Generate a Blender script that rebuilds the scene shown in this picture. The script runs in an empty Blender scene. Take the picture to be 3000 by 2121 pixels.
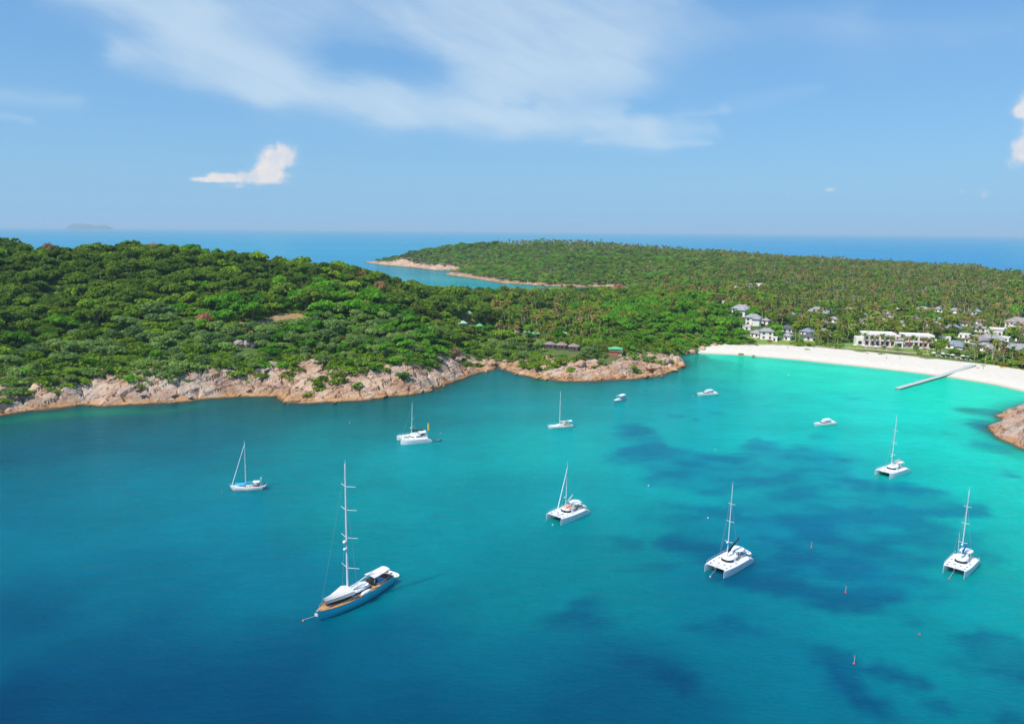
import bpy, math, random
import numpy as np
from mathutils import Vector, Matrix
random.seed(7)
RNG = np.random.default_rng(11)
sc = bpy.context.scene
col = sc.collection

# ------------------------------------------------------------------ camera
CAM_H = 85.0
FPX = 2224.0                      # focal length in pixels of a 3000 px wide frame
PITCH = math.radians(9.83)
ROLL = math.radians(0.5)
Fw = np.array([0, math.cos(PITCH), -math.sin(PITCH)])
R0 = np.array([1.0, 0, 0]); U0 = np.cross(R0, Fw)
Rt = R0*math.cos(ROLL) + U0*math.sin(ROLL)
Up = -R0*math.sin(ROLL) + U0*math.cos(ROLL)
cam_data = bpy.data.cameras.new('camera')
cam_data.sensor_width = 36.0
cam_data.lens = 36.0*FPX/3000.0
cam_data.clip_end = 200000.0
cam_data.clip_start = 1.0
cam = bpy.data.objects.new('camera', cam_data)
col.objects.link(cam)
M3 = Matrix(((Rt[0], Up[0], -Fw[0]), (Rt[1], Up[1], -Fw[1]), (Rt[2], Up[2], -Fw[2])))
cam.matrix_world = Matrix.Translation((0, 0, CAM_H)) @ M3.to_4x4()
sc.camera = cam

def ray(px, py):
    return FPX*Fw + Rt*(px-1500) - Up*(py-1060.5)
def g(px, py, z=0.0):
    """point at height z that the photograph shows at this pixel"""
    d = ray(px, py); t = (z-CAM_H)/d[2]
    return d[0]*t, d[1]*t
def pd(px, py, dist, drop=0.0):
    """point seen at this pixel at this horizontal distance"""
    d = ray(px, py); h = math.hypot(d[0], d[1]); t = dist/h
    return d[0]*t, d[1]*t, CAM_H + d[2]*t - drop
def azel(px, py):
    d = ray(px, py); d = d/np.linalg.norm(d)
    return math.atan2(d[0], d[1]), math.asin(d[2])

# ------------------------------------------------------------------ node helper
class X:
    """a node socket with arithmetic"""
    def __init__(s, nt, o): s.nt, s.o = nt, o
    def _m(s, op, *a, clamp=False):
        n = s.nt.nodes.new('ShaderNodeMath'); n.operation = op; n.use_clamp = clamp
        for i, v in enumerate((s,)+a):
            if isinstance(v, X): s.nt.links.new(v.o, n.inputs[i])
            else: n.inputs[i].default_value = v
        return X(s.nt, n.outputs[0])
    def __add__(s, b): return s._m('ADD', b)
    def __sub__(s, b): return s._m('SUBTRACT', b)
    def __mul__(s, b): return s._m('MULTIPLY', b)
    def __truediv__(s, b): return s._m('DIVIDE', b)
    def abs(s): return s._m('ABSOLUTE')
    def sqrt(s): return s._m('SQRT')
    def max(s, b): return s._m('MAXIMUM', b)
    def min(s, b): return s._m('MINIMUM', b)
    def clamp(s): return s._m('ADD', 0.0, clamp=True)
    def pow(s, b): return s._m('POWER', b)
    def exp(s): return s._m('EXPONENT')
    def step(s, a, b):
        n = s.nt.nodes.new('ShaderNodeMapRange'); n.interpolation_type = 'SMOOTHSTEP'
        s.nt.links.new(s.o, n.inputs['Value'])
        n.inputs['From Min'].default_value = a; n.inputs['From Max'].default_value = b
        return X(s.nt, n.outputs[0])
def noise(nt, vec, scale, detail=4, rough=0.55, dist=0.0):
    n = nt.nodes.new('ShaderNodeTexNoise')
    n.inputs['Scale'].default_value = scale; n.inputs['Detail'].default_value = detail
    n.inputs['Roughness'].default_value = rough; n.inputs['Distortion'].default_value = dist
    if vec is not None: nt.links.new(vec.o, n.inputs['Vector'])
    return X(nt, n.outputs[0])
def combine(nt, a, b, c):
    n = nt.nodes.new('ShaderNodeCombineXYZ')
    for i, v in enumerate((a, b, c)):
        if isinstance(v, X): nt.links.new(v.o, n.inputs[i])
        else: n.inputs[i].default_value = v
    return X(nt, n.outputs[0])
def mixc(nt, fac, a, b, mode='MIX'):
    n = nt.nodes.new('ShaderNodeMix'); n.data_type = 'RGBA'; n.blend_type = mode
    for sock, v in ((n.inputs[0], fac), (n.inputs[6], a), (n.inputs[7], b)):
        if isinstance(v, X): nt.links.new(v.o, sock)
        elif isinstance(v, (int, float)): sock.default_value = v
        else: sock.default_value = (*v[:3], 1)
    return X(nt, n.outputs[2])
def vmap(nt, vec, scale=(1, 1, 1), rot=(0, 0, 0), loc=(0, 0, 0)):
    n = nt.nodes.new('ShaderNodeMapping')
    n.inputs['Scale'].default_value = scale; n.inputs['Rotation'].default_value = rot; n.inputs['Location'].default_value = loc
    nt.links.new(vec.o, n.inputs['Vector'])
    return X(nt, n.outputs[0])
def srgb(r, g_, b):
    f = lambda c: (c/12.92 if c <= 0.04045 else ((c+0.055)/1.055)**2.4)
    return (f(r/255), f(g_/255), f(b/255))

# ------------------------------------------------------------------ sun, sky, exposure
SUN_EL = math.radians(52)
SUN_AZ = math.radians(-128)        # from +Y towards +X; the sun stands to the left
sun_dir = Vector((math.sin(SUN_AZ)*math.cos(SUN_EL), math.cos(SUN_AZ)*math.cos(SUN_EL), math.sin(SUN_EL)))
sd = bpy.data.lights.new('sun', 'SUN'); sd.energy = 4.4; sd.angle = math.radians(0.5); sd.color = (1.0, 0.955, 0.88)
so = bpy.data.objects.new('sun', sd); col.objects.link(so)
so.rotation_euler = sun_dir.to_track_quat('Z', 'Y').to_euler()
sc.view_settings.view_transform = 'Standard'; sc.view_settings.look = 'None'
sc.view_settings.exposure = 0.35; sc.view_settings.gamma = 1.0; sc.view_settings.use_curve_mapping = False

world = bpy.data.worlds.new('World'); sc.world = world; world.use_nodes = True
nt = world.node_tree; nt.nodes.clear()
out = nt.nodes.new('ShaderNodeOutputWorld'); bg = nt.nodes.new('ShaderNodeBackground')
nt.links.new(bg.outputs[0], out.inputs[0]); bg.inputs[1].default_value = 0.08
sky = nt.nodes.new('ShaderNodeTexSky'); sky.sky_type = 'NISHITA'; sky.sun_disc = False
sky.sun_elevation = SUN_EL; sky.sun_rotation = SUN_AZ
sky.altitude = 0; sky.air_density = 1.0; sky.dust_density = 0.6; sky.ozone_density = 2.0
tc = nt.nodes.new('ShaderNodeTexCoord'); sep = nt.nodes.new('ShaderNodeSeparateXYZ')
nt.links.new(tc.outputs['Generated'], sep.inputs[0])
sx, sy, sz = (X(nt, sep.outputs[i]) for i in range(3))
AZ = sx._m('ARCTAN2', sy); EL = sz._m('ARCSINE')
skyc = mixc(nt, 1.0, X(nt, sky.outputs[0]), (0.70, 1.08, 1.38), 'MULTIPLY')
# the thin veil of the tropics: the sky pales and evens out towards the horizon
veil = (EL.abs()*-7.0).exp()*0.52 + 0.44
veilc = mixc(nt, EL.step(0.0, 0.30), (2.75, 5.25, 7.9), (1.75, 4.3, 8.0))
skyc = mixc(nt, veil.clamp(), skyc, veilc)
cv = combine(nt, AZ*1.0, EL*3.2, 0.0)
w1 = noise(nt, cv, 5.0, 5, 0.6) - 0.5; w2 = noise(nt, vmap(nt, cv, loc=(7, 3, 0)), 5.0, 5, 0.6) - 0.5
A2 = AZ + w1*0.10; E2 = EL + w2*0.045
def capsule(p, q, r0, r1, dens):
    """soft streak of cirrus between two directions"""
    (ax, ay), (bx, by) = azel(*p), azel(*q)
    dx, dy = bx-ax, by-ay; L2 = dx*dx+dy*dy
    t = (((A2-ax)*dx + (E2-ay)*dy)*(1/L2)).clamp()
    ex = A2 - (t*dx+ax); ey = E2 - (t*dy+ay)
    d2 = ex*ex + ey*ey
    r = t*((r1-r0)/FPX) + r0/FPX
    return ((d2/(r*r))*-1.0).exp()*dens
streaks = [((150, -60), (560, 70), 60, 75, .75), ((560, 70), (800, 230), 70, 70, .8), ((800, 230), (1150, 310), 65, 60, .85),
           ((1150, 310), (1500, 330), 50, 60, .7), ((330, 150), (800, 240), 35, 55, .6), ((620, 20), (1500, 60), 110, 170, .55),
           ((1300, 90), (1900, 30), 130, 150, .6), ((1450, 250), (1800, 190), 110, 100, .7), ((1500, 330), (1900, 380), 55, 45, .75),
           ((1900, 380), (2080, 370), 35, 20, .45), ((1950, 340), (2150, 320), 16, 9, .3), ((2150, 315), (2400, 275), 20, 12, .18),
           ((0, 280), (250, 300), 30, 20, .3), ((0, 350), (120, 365), 14, 10, .3), ((2000, 120), (2500, 60), 60, 50, .22), ((2500, 130), (3050, 80), 70, 60, .18),
           ((1700, 420), (2050, 410), 18, 10, .4)]
dens = None
for s_ in streaks:
    c_ = capsule(*s_); dens = c_ if dens is None else (dens + c_ - dens*c_)
fib = noise(nt, vmap(nt, vmap(nt, combine(nt, AZ, EL, 0.0), rot=(0, 0, 0.42)), scale=(0.8, 4.0, 1)), 9.0, 8, 0.58, 0.6)
big = noise(nt, cv, 4.0, 5, 0.55)
hole = capsule((1000, 150), (1250, 190), 70, 60, .75) + capsule((1480, 300), (1560, 302), 20, 18, .6) + capsule((1850, 330), (1960, 325), 30, 25, .6)
dens = (dens*(fib*1.0 + big*0.8 + 0.08) - hole*0.55).clamp().step(-0.1, 1.05)*0.72
skyc = mixc(nt, dens.clamp(), skyc, (6.2, 7.6, 8.8))
# small cumulus heads
lump = noise(nt, combine(nt, AZ, EL, 0.0), 75.0, 6, 0.62)
lump2 = noise(nt, combine(nt, AZ, EL, 0.5), 28.0, 4, 0.55)
def puff(px, py, rx, ry, k=1.0):
    a, e = azel(px, py)
    ex = (AZ-a)*(FPX/rx); ey = (EL-e)*(FPX/ry)
    return ((ex*ex + ey*ey)*-1.0).exp()*k
cum = None
for p_ in [(835, 455, 38, 32), (800, 470, 36, 38), (785, 505, 48, 26), (740, 520, 60, 17), (660, 521, 50, 13), (600, 527, 42, 7), (800, 530, 45, 16, .6), (690, 545, 60, 10, .35),
           (2996, 325, 24, 18), (3045, 300, 40, 50), (3000, 440, 30, 36), (3060, 400, 45, 70), (2965, 470, 18, 20, .4),
           (2431, 556, 22, 9, .55), (2310, 570, 12, 9, .35), (2820, 563, 12, 8, .4), (2886, 568, 14, 14, .45), (1075, 555, 9, 9, .3)]:
    c_ = puff(*p_); cum = c_ if cum is None else cum.max(c_) + cum.min(c_)*0.25
cum = (cum + (lump - 0.5)*0.75 + (lump2 - 0.5)*0.45)*(cum.step(0.02, 0.2))
cm = cum.step(0.26, 0.85)*0.80 + cum.step(0.05, 0.7)*0.12
cumc = mixc(nt, (lump*0.6 + lump2*0.6).step(0.35, 0.8), (6.4, 7.0, 8.0), (9.3, 8.5, 8.0))
skyc = mixc(nt, cm.clamp(), skyc, cumc)
nt.links.new(skyc.o, bg.inputs[0])

sc.cycles.use_denoising = True
sc.cycles.max_bounces = 5; sc.cycles.diffuse_bounces = 2; sc.cycles.glossy_bounces = 2
sc.cycles.transmission_bounces = 2; sc.cycles.volume_bounces = 0
sc.cycles.caustics_reflective = False; sc.cycles.caustics_refractive = False

# ------------------------------------------------------------------ materials
MATS = {}
def principled(name):
    m = bpy.data.materials.new(name); m.use_nodes = True
    n_ = m.node_tree; b = n_.nodes['Principled BSDF']
    return m, n_, b
def mat(name, c, rough=0.6, var=0.12, scale=1.5, metal=0.0, spec=None, bump=0.0):
    if name in MATS: return MATS[name]
    m, n_, b = principled(name)
    t = n_.nodes.new('ShaderNodeTexCoord')
    v = noise(n_, X(n_, t.outputs['Object']), scale, 4)
    lo = tuple(x*(1-var) for x in c); hi = tuple(min(1, x*(1+var)) for x in c)
    cc = mixc(n_, v.step(0.3, 0.7), lo, hi)
    n_.links.new(cc.o, b.inputs['Base Color'])
    b.inputs['Roughness'].default_value = rough; b.inputs['Metallic'].default_value = metal
    if spec is not None: b.inputs['Specular IOR Level'].default_value = spec
    if bump:
        bp = n_.nodes.new('ShaderNodeBump'); bp.inputs['Strength'].default_value = bump
        n_.links.new(v.o, bp.inputs['Height']); n_.links.new(bp.outputs[0], b.inputs['Normal'])
    MATS[name] = m
    return m
def leafmat(name, c, hvar=0.25, trans=0.42):
    if name in MATS: return MATS[name]
    m = bpy.data.materials.new(name); m.use_nodes = True; n_ = m.node_tree; n_.nodes.clear()
    o_ = n_.nodes.new('ShaderNodeOutputMaterial')
    oi = n_.nodes.new('ShaderNodeObjectInfo'); rnd = X(n_, oi.outputs['Random'])
    gm = n_.nodes.new('ShaderNodeNewGeometry')
    nz = noise(n_, X(n_, gm.outputs['Position']), 0.55, 3)
    big_ = noise(n_, X(n_, gm.outputs['Position']), 0.018, 3)
    dark = tuple(x*(1-hvar*1.3) for x in c); lite = (min(1, c[0]*(1+hvar*1.9)), min(1, c[1]*(1+hvar)), c[2]*(1+hvar*0.3))
    f_ = rnd*0.55 + nz*0.45 + (big_-0.5)*0.5
    cc = mixc(n_, f_.step(0.15, 0.9), dark, lite)
    d1 = n_.nodes.new('ShaderNodeBsdfDiffuse'); d2 = n_.nodes.new('ShaderNodeBsdfTranslucent')
    mx = n_.nodes.new('ShaderNodeMixShader'); mx.inputs[0].default_value = trans
    n_.links.new(cc.o, d1.inputs[0]); n_.links.new(cc.o, d2.inputs[0])
    n_.links.new(d1.outputs[0], mx.inputs[1]); n_.links.new(d2.outputs[0], mx.inputs[2])
    n_.links.new(mx.outputs[0], o_.inputs[0])
    MATS[name] = m
    return m
def paint(name, c, rough=0.3): return mat(name, c, rough, 0.05, 0.8)
WHITE = paint('white_gelcoat', (0.80, 0.80, 0.79), 0.3)
DECK = mat('deck_nonskid', (0.72, 0.71, 0.67), 0.7, 0.06, 3)
GREYW = mat('pale_grey_plastic', (0.55, 0.56, 0.56), 0.6)
METAL = mat('mast_alloy', (0.72, 0.74, 0.75), 0.35, 0.05, 2, 0.2)
DARKG = mat('dark_window', (0.03, 0.028, 0.035), 0.12, 0.1, 2)
TRAMP = mat('trampoline_net', (0.6, 0.58, 0.53), 0.9, 0.15, 4)
NAVY = mat('navy_canvas', (0.02, 0.02, 0.05), 0.8)
BLACKC = mat('black_canvas', (0.015, 0.016, 0.02), 0.8)
CREAM = mat('cream_canvas', (0.66, 0.63, 0.57), 0.85, 0.06, 2, bump=0.1)
SKYBLUE = mat('sky_blue_canvas', (0.01, 0.36, 0.75), 0.8)
BLUEC = mat('blue_canvas', (0.03, 0.13, 0.45), 0.8)
ORANGEC = mat('faded_orange_canvas', (0.72, 0.36, 0.24), 0.85)
TEAK = mat('teak_deck', (0.50, 0.26, 0.09), 0.6, 0.3, 1.6)
TEAKD = mat('dark_teak', (0.10, 0.03, 0.022), 0.5, 0.4, 1.5)
TEALH = mat('pale_teal_hull_paint', (0.04, 0.58, 0.70), 0.3, 0.05, 0.4)
GREYR = mat('grey_rubber', (0.25, 0.26, 0.27), 0.7)
ROPE = mat('rope', (0.45, 0.42, 0.36), 0.9)

# ------------------------------------------------------------------ object helpers
def tag(o, label=None, cat=None, group=None, kind=None):
    if label: o['label'] = label
    if cat: o['category'] = cat
    if group: o['group'] = group
    if kind: o['kind'] = kind
    return o
def empty(name, loc=(0, 0, 0), rz=0.0):
    o = bpy.data.objects.new(name, None); col.objects.link(o)
    o.location = loc; o.rotation_euler = (0, 0, rz); o.empty_display_size = 1
    return o
class MB:
    def __init__(s): s.v, s.f = [], []
    def add(s, v, f):
        n = len(s.v); s.v += [tuple(p) for p in v]; s.f += [tuple(i+n for i in q) for q in f]; return s
    def box(s, c, d, rz=0.0, taper=1.0, ry=0.0):
        x, y, z = (k/2 for k in d); P = []
        for zz, t in ((-z, 1), (z, taper)):
            for a, b in ((-x, -y), (x, -y), (x, y), (-x, y)): P.append([a*t, b*t, zz])
        ca, sa = math.cos(rz), math.sin(rz); cb, sb = math.cos(ry), math.sin(ry)
        Q = []
        for a, b, zz in P:
            a, zz = a*cb + zz*sb, -a*sb + zz*cb
            Q.append((c[0]+a*ca-b*sa, c[1]+a*sa+b*ca, c[2]+zz))
        return s.add(Q, [(3, 2, 1, 0), (4, 5, 6, 7), (0, 1, 5, 4), (1, 2, 6, 5), (2, 3, 7, 6), (3, 0, 4, 7)])
    def tube(s, p, q, r, r2=None, n=6):
        p, q = Vector(p), Vector(q); r2 = r if r2 is None else r2
        d = (q-p).normalized(); a = d.orthogonal().normalized(); b = d.cross(a)
        P = []
        for c, rr in ((p, r), (q, r2)):
            for k in range(n):
                t = 2*math.pi*k/n; P.append(c + a*(rr*math.cos(t)) + b*(rr*math.sin(t)))
        F = [(k, (k+1) % n, n+(k+1) % n, n+k) for k in range(n)] + [tuple(range(n))[::-1], tuple(range(n, 2*n))]
        return s.add(P, F)
    def path(s, pts, r, n=5):
        for a, b in zip(pts, pts[1:]): s.tube(a, b, r, n=n)
        return s
    def loft(s, rings, cap=True, closed=True):
        n = len(rings[0]); P = [p for r_ in rings for p in r_]; F = []
        for i in range(len(rings)-1):
            for k in range(n if closed else n-1):
                a, b = i*n+k, i*n+(k+1) % n
                F.append((a, b, b+n, a+n))
        if cap: F += [tuple(range(n))[::-1], tuple(range((len(rings)-1)*n, len(rings)*n))]
        return s.add(P, F)
    def ball(s, c, r, sq=(1, 1, 1), n=8):
        rings = []
        for i in range(1, n):
            a = math.pi*i/n
            rings.append([(c[0]+r*sq[0]*math.sin(a)*math.cos(t), c[1]+r*sq[1]*math.sin(a)*math.sin(t), c[2]-r*sq[2]*math.cos(a)) for t in [2*math.pi*k/n for k in range(n)]])
        return s.loft(rings)
    def build(s, name, m, parent=None, smooth=False):
        me = bpy.data.meshes.new(name); me.from_pydata(s.v, [], s.f); me.materials.append(m)
        if smooth: me.shade_smooth()
        o = bpy.data.objects.new(name, me); col.objects.link(o)
        if parent: o.parent = parent
        return o
def npmesh(name, V, Fq, m, cols=None, smooth=True):
    """quad (or tri) mesh from numpy arrays"""
    me = bpy.data.meshes.new(name); k = Fq.shape[1]
    me.vertices.add(len(V)); me.vertices.foreach_set('co', V.astype(np.float32).ravel())
    me.loops.add(Fq.size); me.loops.foreach_set('vertex_index', Fq.astype(np.int32).ravel())
    me.polygons.add(len(Fq)); me.polygons.foreach_set('loop_start', (np.arange(len(Fq))*k).astype(np.int32))
    me.update(calc_edges=True)
    if smooth: me.shade_smooth()
    if cols is not None:
        a = me.color_attributes.new('col', 'FLOAT_COLOR', 'POINT')
        c4 = np.ones((len(V), 4), np.float32); c4[:, :3] = cols; a.data.foreach_set('color', c4.ravel())
    me.materials.append(m)
    return me

# ------------------------------------------------------------------ numpy noise
def vhash(ix, iy, seed):
    h = (ix.astype(np.int64)*374761393 + iy.astype(np.int64)*668265263 + seed*974711) & 0xffffffff
    h = ((h ^ (h >> 13))*1274126177) & 0xffffffff
    return ((h ^ (h >> 16)) & 0xffff)/65535.0
def vnoise(x, y, seed=0):
    ix, iy = np.floor(x), np.floor(y); fx, fy = x-ix, y-iy
    fx = fx*fx*(3-2*fx); fy = fy*fy*(3-2*fy)
    a, b = vhash(ix, iy, seed), vhash(ix+1, iy, seed); c, d = vhash(ix, iy+1, seed), vhash(ix+1, iy+1, seed)
    return (a*(1-fx)+b*fx)*(1-fy) + (c*(1-fx)+d*fx)*fy
def fbm(x, y, seed=0, o=4):
    r, a, t = 0, 1.0, 0
    for i in range(o):
        r = r + a*vnoise(x*2**i, y*2**i, seed+i*17); t += a; a *= 0.5
    return r/t*2-1
def sstep(a, b, x):
    t = np.clip((x-a)/(b-a), 0, 1); return t*t*(3-2*t)

# ------------------------------------------------------------------ coast line
near = [(-700, 1330), (-350, 1262), (0, 1219), (92, 1204), (148, 1201), (240, 1186), (307, 1190), (384, 1186), (499, 1182), (628, 1167),
        (724, 1162), (812, 1161), (827, 1180), (909, 1182), (1020, 1177), (1086, 1173), (1149, 1162), (1212, 1156), (1260, 1147), (1297, 1130),
        (1352, 1112), (1396, 1094), (1422, 1090), (1450, 1084), (1457, 1074), (1466, 1083), (1485, 1087), (1522, 1099), (1596, 1112), (1651, 1118), (1725, 1118),
        (1799, 1114), (1873, 1110), (1936, 1103), (1965, 1092), (2010, 1071), (2002, 1056), (1984, 1052), (1995, 1042), (2021, 1037)]
beach = [(2050, 1035), (2174, 1041), (2340, 1055), (2505, 1072), (2671, 1091), (2795, 1107), (2919, 1128), (3000, 1147), (3070, 1163)]
rightr = [(3110, 1172), (3060, 1176), (3000, 1183), (2959, 1201), (2933, 1214), (2910, 1217), (2937, 1229), (2922, 1238), (2896, 1246), (2902, 1265), (2930, 1288),
          (2959, 1299), (2980, 1310), (3000, 1317), (3080, 1345), (3250, 1390), (3600, 1420)]
def far(px, dist): return pd(px, 700, dist)[:2]
back = [far(3600, 500), far(3900, 1100), far(3600, 1450), far(3000, 1650), (1150, 1900), (800, 2050), (400, 2080), (0, 2100), (-250, 2120)]
penin = [(1064, 768), (1100, 774), (1130, 777), (1204, 783), (1278, 792), (1326, 792), (1330, 797), (1304, 805), (1350, 811), (1400, 818), (1440, 826), (1485, 831),
         (1540, 834), (1596, 838), (1660, 841), (1736, 842), (1836, 845)]
bayb = [(1800, 853), (1700, 856), (1580, 858), (1480, 861)]
bayl = [far(1380, 950), far(1200, 900), far(1000, 860), far(800, 850), far(400, 880), far(0, 930), far(-500, 1050), (-1500, 1000), (-1600, 500)]
pts, flag = [], []
for L_, f_ in ((near, 0), (beach, 1), (rightr, 2)):
    for p in L_: pts.append(g(*p)); flag.append(f_)
for p in back: pts.append(p); flag.append(0)
for p in penin: pts.append(g(*p)); flag.append(3)
for p in bayb: pts.append(g(*p)); flag.append(1)
for p in bayl: pts.append(p); flag.append(0)
COAST = np.array(pts); FLAG = np.array(flag)
def sdist(x, y):
    """signed distance to the coast (positive on land) and the kind of the nearest coast"""
    x = np.asarray(x, float); y = np.asarray(y, float)
    best = np.full(x.shape, 1e18); kind = np.zeros(x.shape, int); inside = np.zeros(x.shape, bool)
    n = len(COAST)
    for i in range(n):
        ax, ay = COAST[i]; bx, by = COAST[(i+1) % n]
        dx, dy = bx-ax, by-ay
        t = np.clip(((x-ax)*dx+(y-ay)*dy)/(dx*dx+dy*dy+1e-9), 0, 1)
        d = (x-ax-t*dx)**2 + (y-ay-t*dy)**2
        m_ = d < best; best[m_] = d[m_]; kind[m_] = FLAG[i]
        if ay != by:
            c = ((ay > y) != (by > y)) & (x < dx*(y-ay)/(dy if dy else 1e-9) + ax)
            inside ^= c
    s = np.sqrt(best)*np.where(inside, 1, -1)
    rocky = kind != 1
    s = s + np.where(rocky, 1.6*fbm(x/7, y/7, 5, 3) + 1.2*fbm(x/22, y/22, 9, 2), 0.5*fbm(x/30, y/30, 3, 2))
    return s, kind

# ------------------------------------------------------------------ terrain heights from control points
ctl = []
def C(px, py, dist, drop): ctl.append(pd(px, py, dist, drop))
for px, prof in {
    -500: [(1180, 385, 0), (1000, 450, 8), (850, 540, 8), (730, 640, 8)], -200: [(1150, 395, 0), (1000, 450, 8), (850, 550, 8), (722, 660, 8)],
    0: [(1119, 428, 0), (1000, 470, 7), (900, 520, 7), (800, 590, 7), (722, 670, 8)], 200: [(1100, 428, 0), (1000, 460, 7), (900, 515, 7), (800, 585, 7), (717, 670, 8)],
    400: [(1084, 424, 0), (1000, 450, 7), (900, 505, 7), (800, 575, 7), (714, 670, 8)], 600: [(1092, 412, 0), (1000, 445, 7), (900, 500, 7), (800, 575, 7), (728, 655, 8)],
    800: [(1070, 418, 0), (1000, 445, 6), (900, 505, 7), (830, 570, 8), (764, 640, 8)], 1000: [(1094, 405, 0), (1000, 440, 8), (900, 500, 8), (830, 560, 8), (780, 615, 8)],
    1200: [(1060, 415, 0), (980, 455, 8), (900, 510, 8), (834, 610, 8)], 1300: [(1040, 432, 0), (950, 490, 8), (856, 640, 8)],
    1400: [(1062, 475, 1), (960, 530, 9), (900, 600, 9), (850, 740, 9)], 1500: [(1048, 492, 1), (1015, 510, 2), (960, 580, 12), (900, 680, 12), (852, 900, 10)],
    1600: [(1046, 480, 0), (1016, 500, 1), (960, 570, 13), (900, 700, 12), (853, 930, 12)], 1750: [(1050, 472, 0), (1010, 500, 3), (960, 560, 12), (900, 680, 12), (856, 950, 10)],
    1900: [(1034, 505, 0), (1000, 530, 8), (900, 620, 10), (860, 850, 8)], 2000: [(1044, 510, 0), (1000, 550, 9), (930, 610, 10), (850, 900, 8)],
    2080: [(1010, 580, 1), (960, 610, 9), (900, 680, 9), (850, 850, 8)], 2170: [(925, 690, 1), (890, 760, 6), (850, 880, 8), (800, 1150, 9)],
    2300: [(930, 760, 12), (850, 1000, 12), (800, 1250, 12)], 2500: [(860, 950, 14), (800, 1300, 14)], 2700: [(860, 950, 14), (800, 1350, 14)], 3000: [(880, 900, 14), (830, 1150, 14)],
    3300: [(900, 900, 14), (830, 1200, 14)]}.items():
    for p in prof: C(px, *p)
for px, py, dist, drop in [(1600, 708, 1700, 9), (1400, 709, 1800, 8), (1300, 720, 1820, 7), (1200, 736, 1860, 6), (1130, 760, 1920, 5), (1700, 712, 1680, 10), (1850, 722, 1650, 11),
                           (2000, 733, 1600, 12), (2150, 743, 1600, 13), (2300, 755, 1600, 13), (2500, 770, 1600, 13), (2700, 775, 1600, 13), (2850, 785, 1550, 13), (3000, 794, 1500, 13), (3300, 805, 1450, 13),
                           (1600, 775, 1400, 8), (1450, 765, 1550, 8), (1300, 765, 1650, 7), (1750, 780, 1350, 8), (1900, 800, 1250, 8), (2000, 790, 1280, 9), (1800, 750, 1480, 9),
                           (2100, 800, 1200, 10), (2300, 800, 1220, 10)]:
    C(px, py, dist, drop)
ctl += [(-200, 860, 22), (-400, 880, 22), (0, 800, 14), (-600, 900, 20), (*g(3040, 1212), 7), (*g(3100, 1250), 11), (*g(3070, 1290), 9), (*g(3200, 1300), 14), (*g(3000, 1260), 6.5), (*g(2975, 1280), 4.5), (*g(3000, 1200), 4.5), (*g(2960, 1262), 4.5), (-100, 2030, 4), (200, 1950, 30), (500, 1950, 22), (900, 1850, 8)]
for i in range(len(COAST)):
    a, b = COAST[i], COAST[(i+1) % len(COAST)]; L_ = np.hypot(*(b-a))
    for k in range(max(1, int(L_/70))): 
        q = a + (b-a)*k/max(1, int(L_/70)); ctl.append((q[0], q[1], 0.3))
CT = np.array(ctl)
keep = [0]
for i in range(1, len(CT)):
    if min(np.hypot(*(CT[i, :2]-CT[j, :2])) for j in keep) > 9: keep.append(i)
CT = CT[keep]
D_ = np.hypot(CT[:, None, 0]-CT[None, :, 0], CT[:, None, 1]-CT[None, :, 1])
Km = np.sqrt(D_**2 + 64.0); n_ = len(CT)
A_ = np.zeros((n_+1, n_+1)); A_[:n_, :n_] = Km + np.eye(n_)*-1.5
A_[:n_, n_] = 1; A_[n_, :n_] = 1
Wt = np.linalg.solve(A_, np.append(CT[:, 2], 0))
def rbf(x, y):
    x = np.asarray(x, float); y = np.asarray(y, float); r = np.full(x.shape, Wt[-1])
    for (cx, cy, _), w in zip(CT, Wt[:-1]): r += w*np.sqrt((x-cx)**2+(y-cy)**2+64.0)
    return r
def height(x, y, s=None, kind=None):
    if s is None: s, kind = sdist(x, y)
    z0 = rbf(x, y) + (1.8*fbm(x/55, y/55, 21, 4) + 3.6*fbm(x/85+3, y/110, 27, 3)*sstep(720, 620, y)*sstep(80, 0, x))*sstep(15, 80, s)
    k = np.where(kind == 1, 0.07, 0.75)
    lim = np.where(kind == 1, np.where(s < 22, 0.07*np.maximum(s, 0), 1.54 + (s-22)*0.35), 0.75*s + 0.15)
    z = np.minimum(z0, lim)
    z = np.maximum(z, np.minimum(np.where(kind == 1, 0.07, 0.25)*s, 1.2))
    return np.where(s < 0, np.maximum(s*np.where(kind == 1, 0.12, 0.8), -5.0), z)
def hit(px, py, d0=280, d1=2300, off=0.0):
    """where the line of sight through this pixel meets the land"""
    d = ray(px, py); h = math.hypot(d[0], d[1]); t = np.arange(d0, d1, 1.5)
    x, y, z = d[0]/h*t, d[1]/h*t, CAM_H + d[2]/h*t - off
    H_ = np.maximum(height(x, y), 0)
    i = np.argmax(z <= H_)
    return float(x[i]), float(y[i]), float(H_[i])

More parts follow.
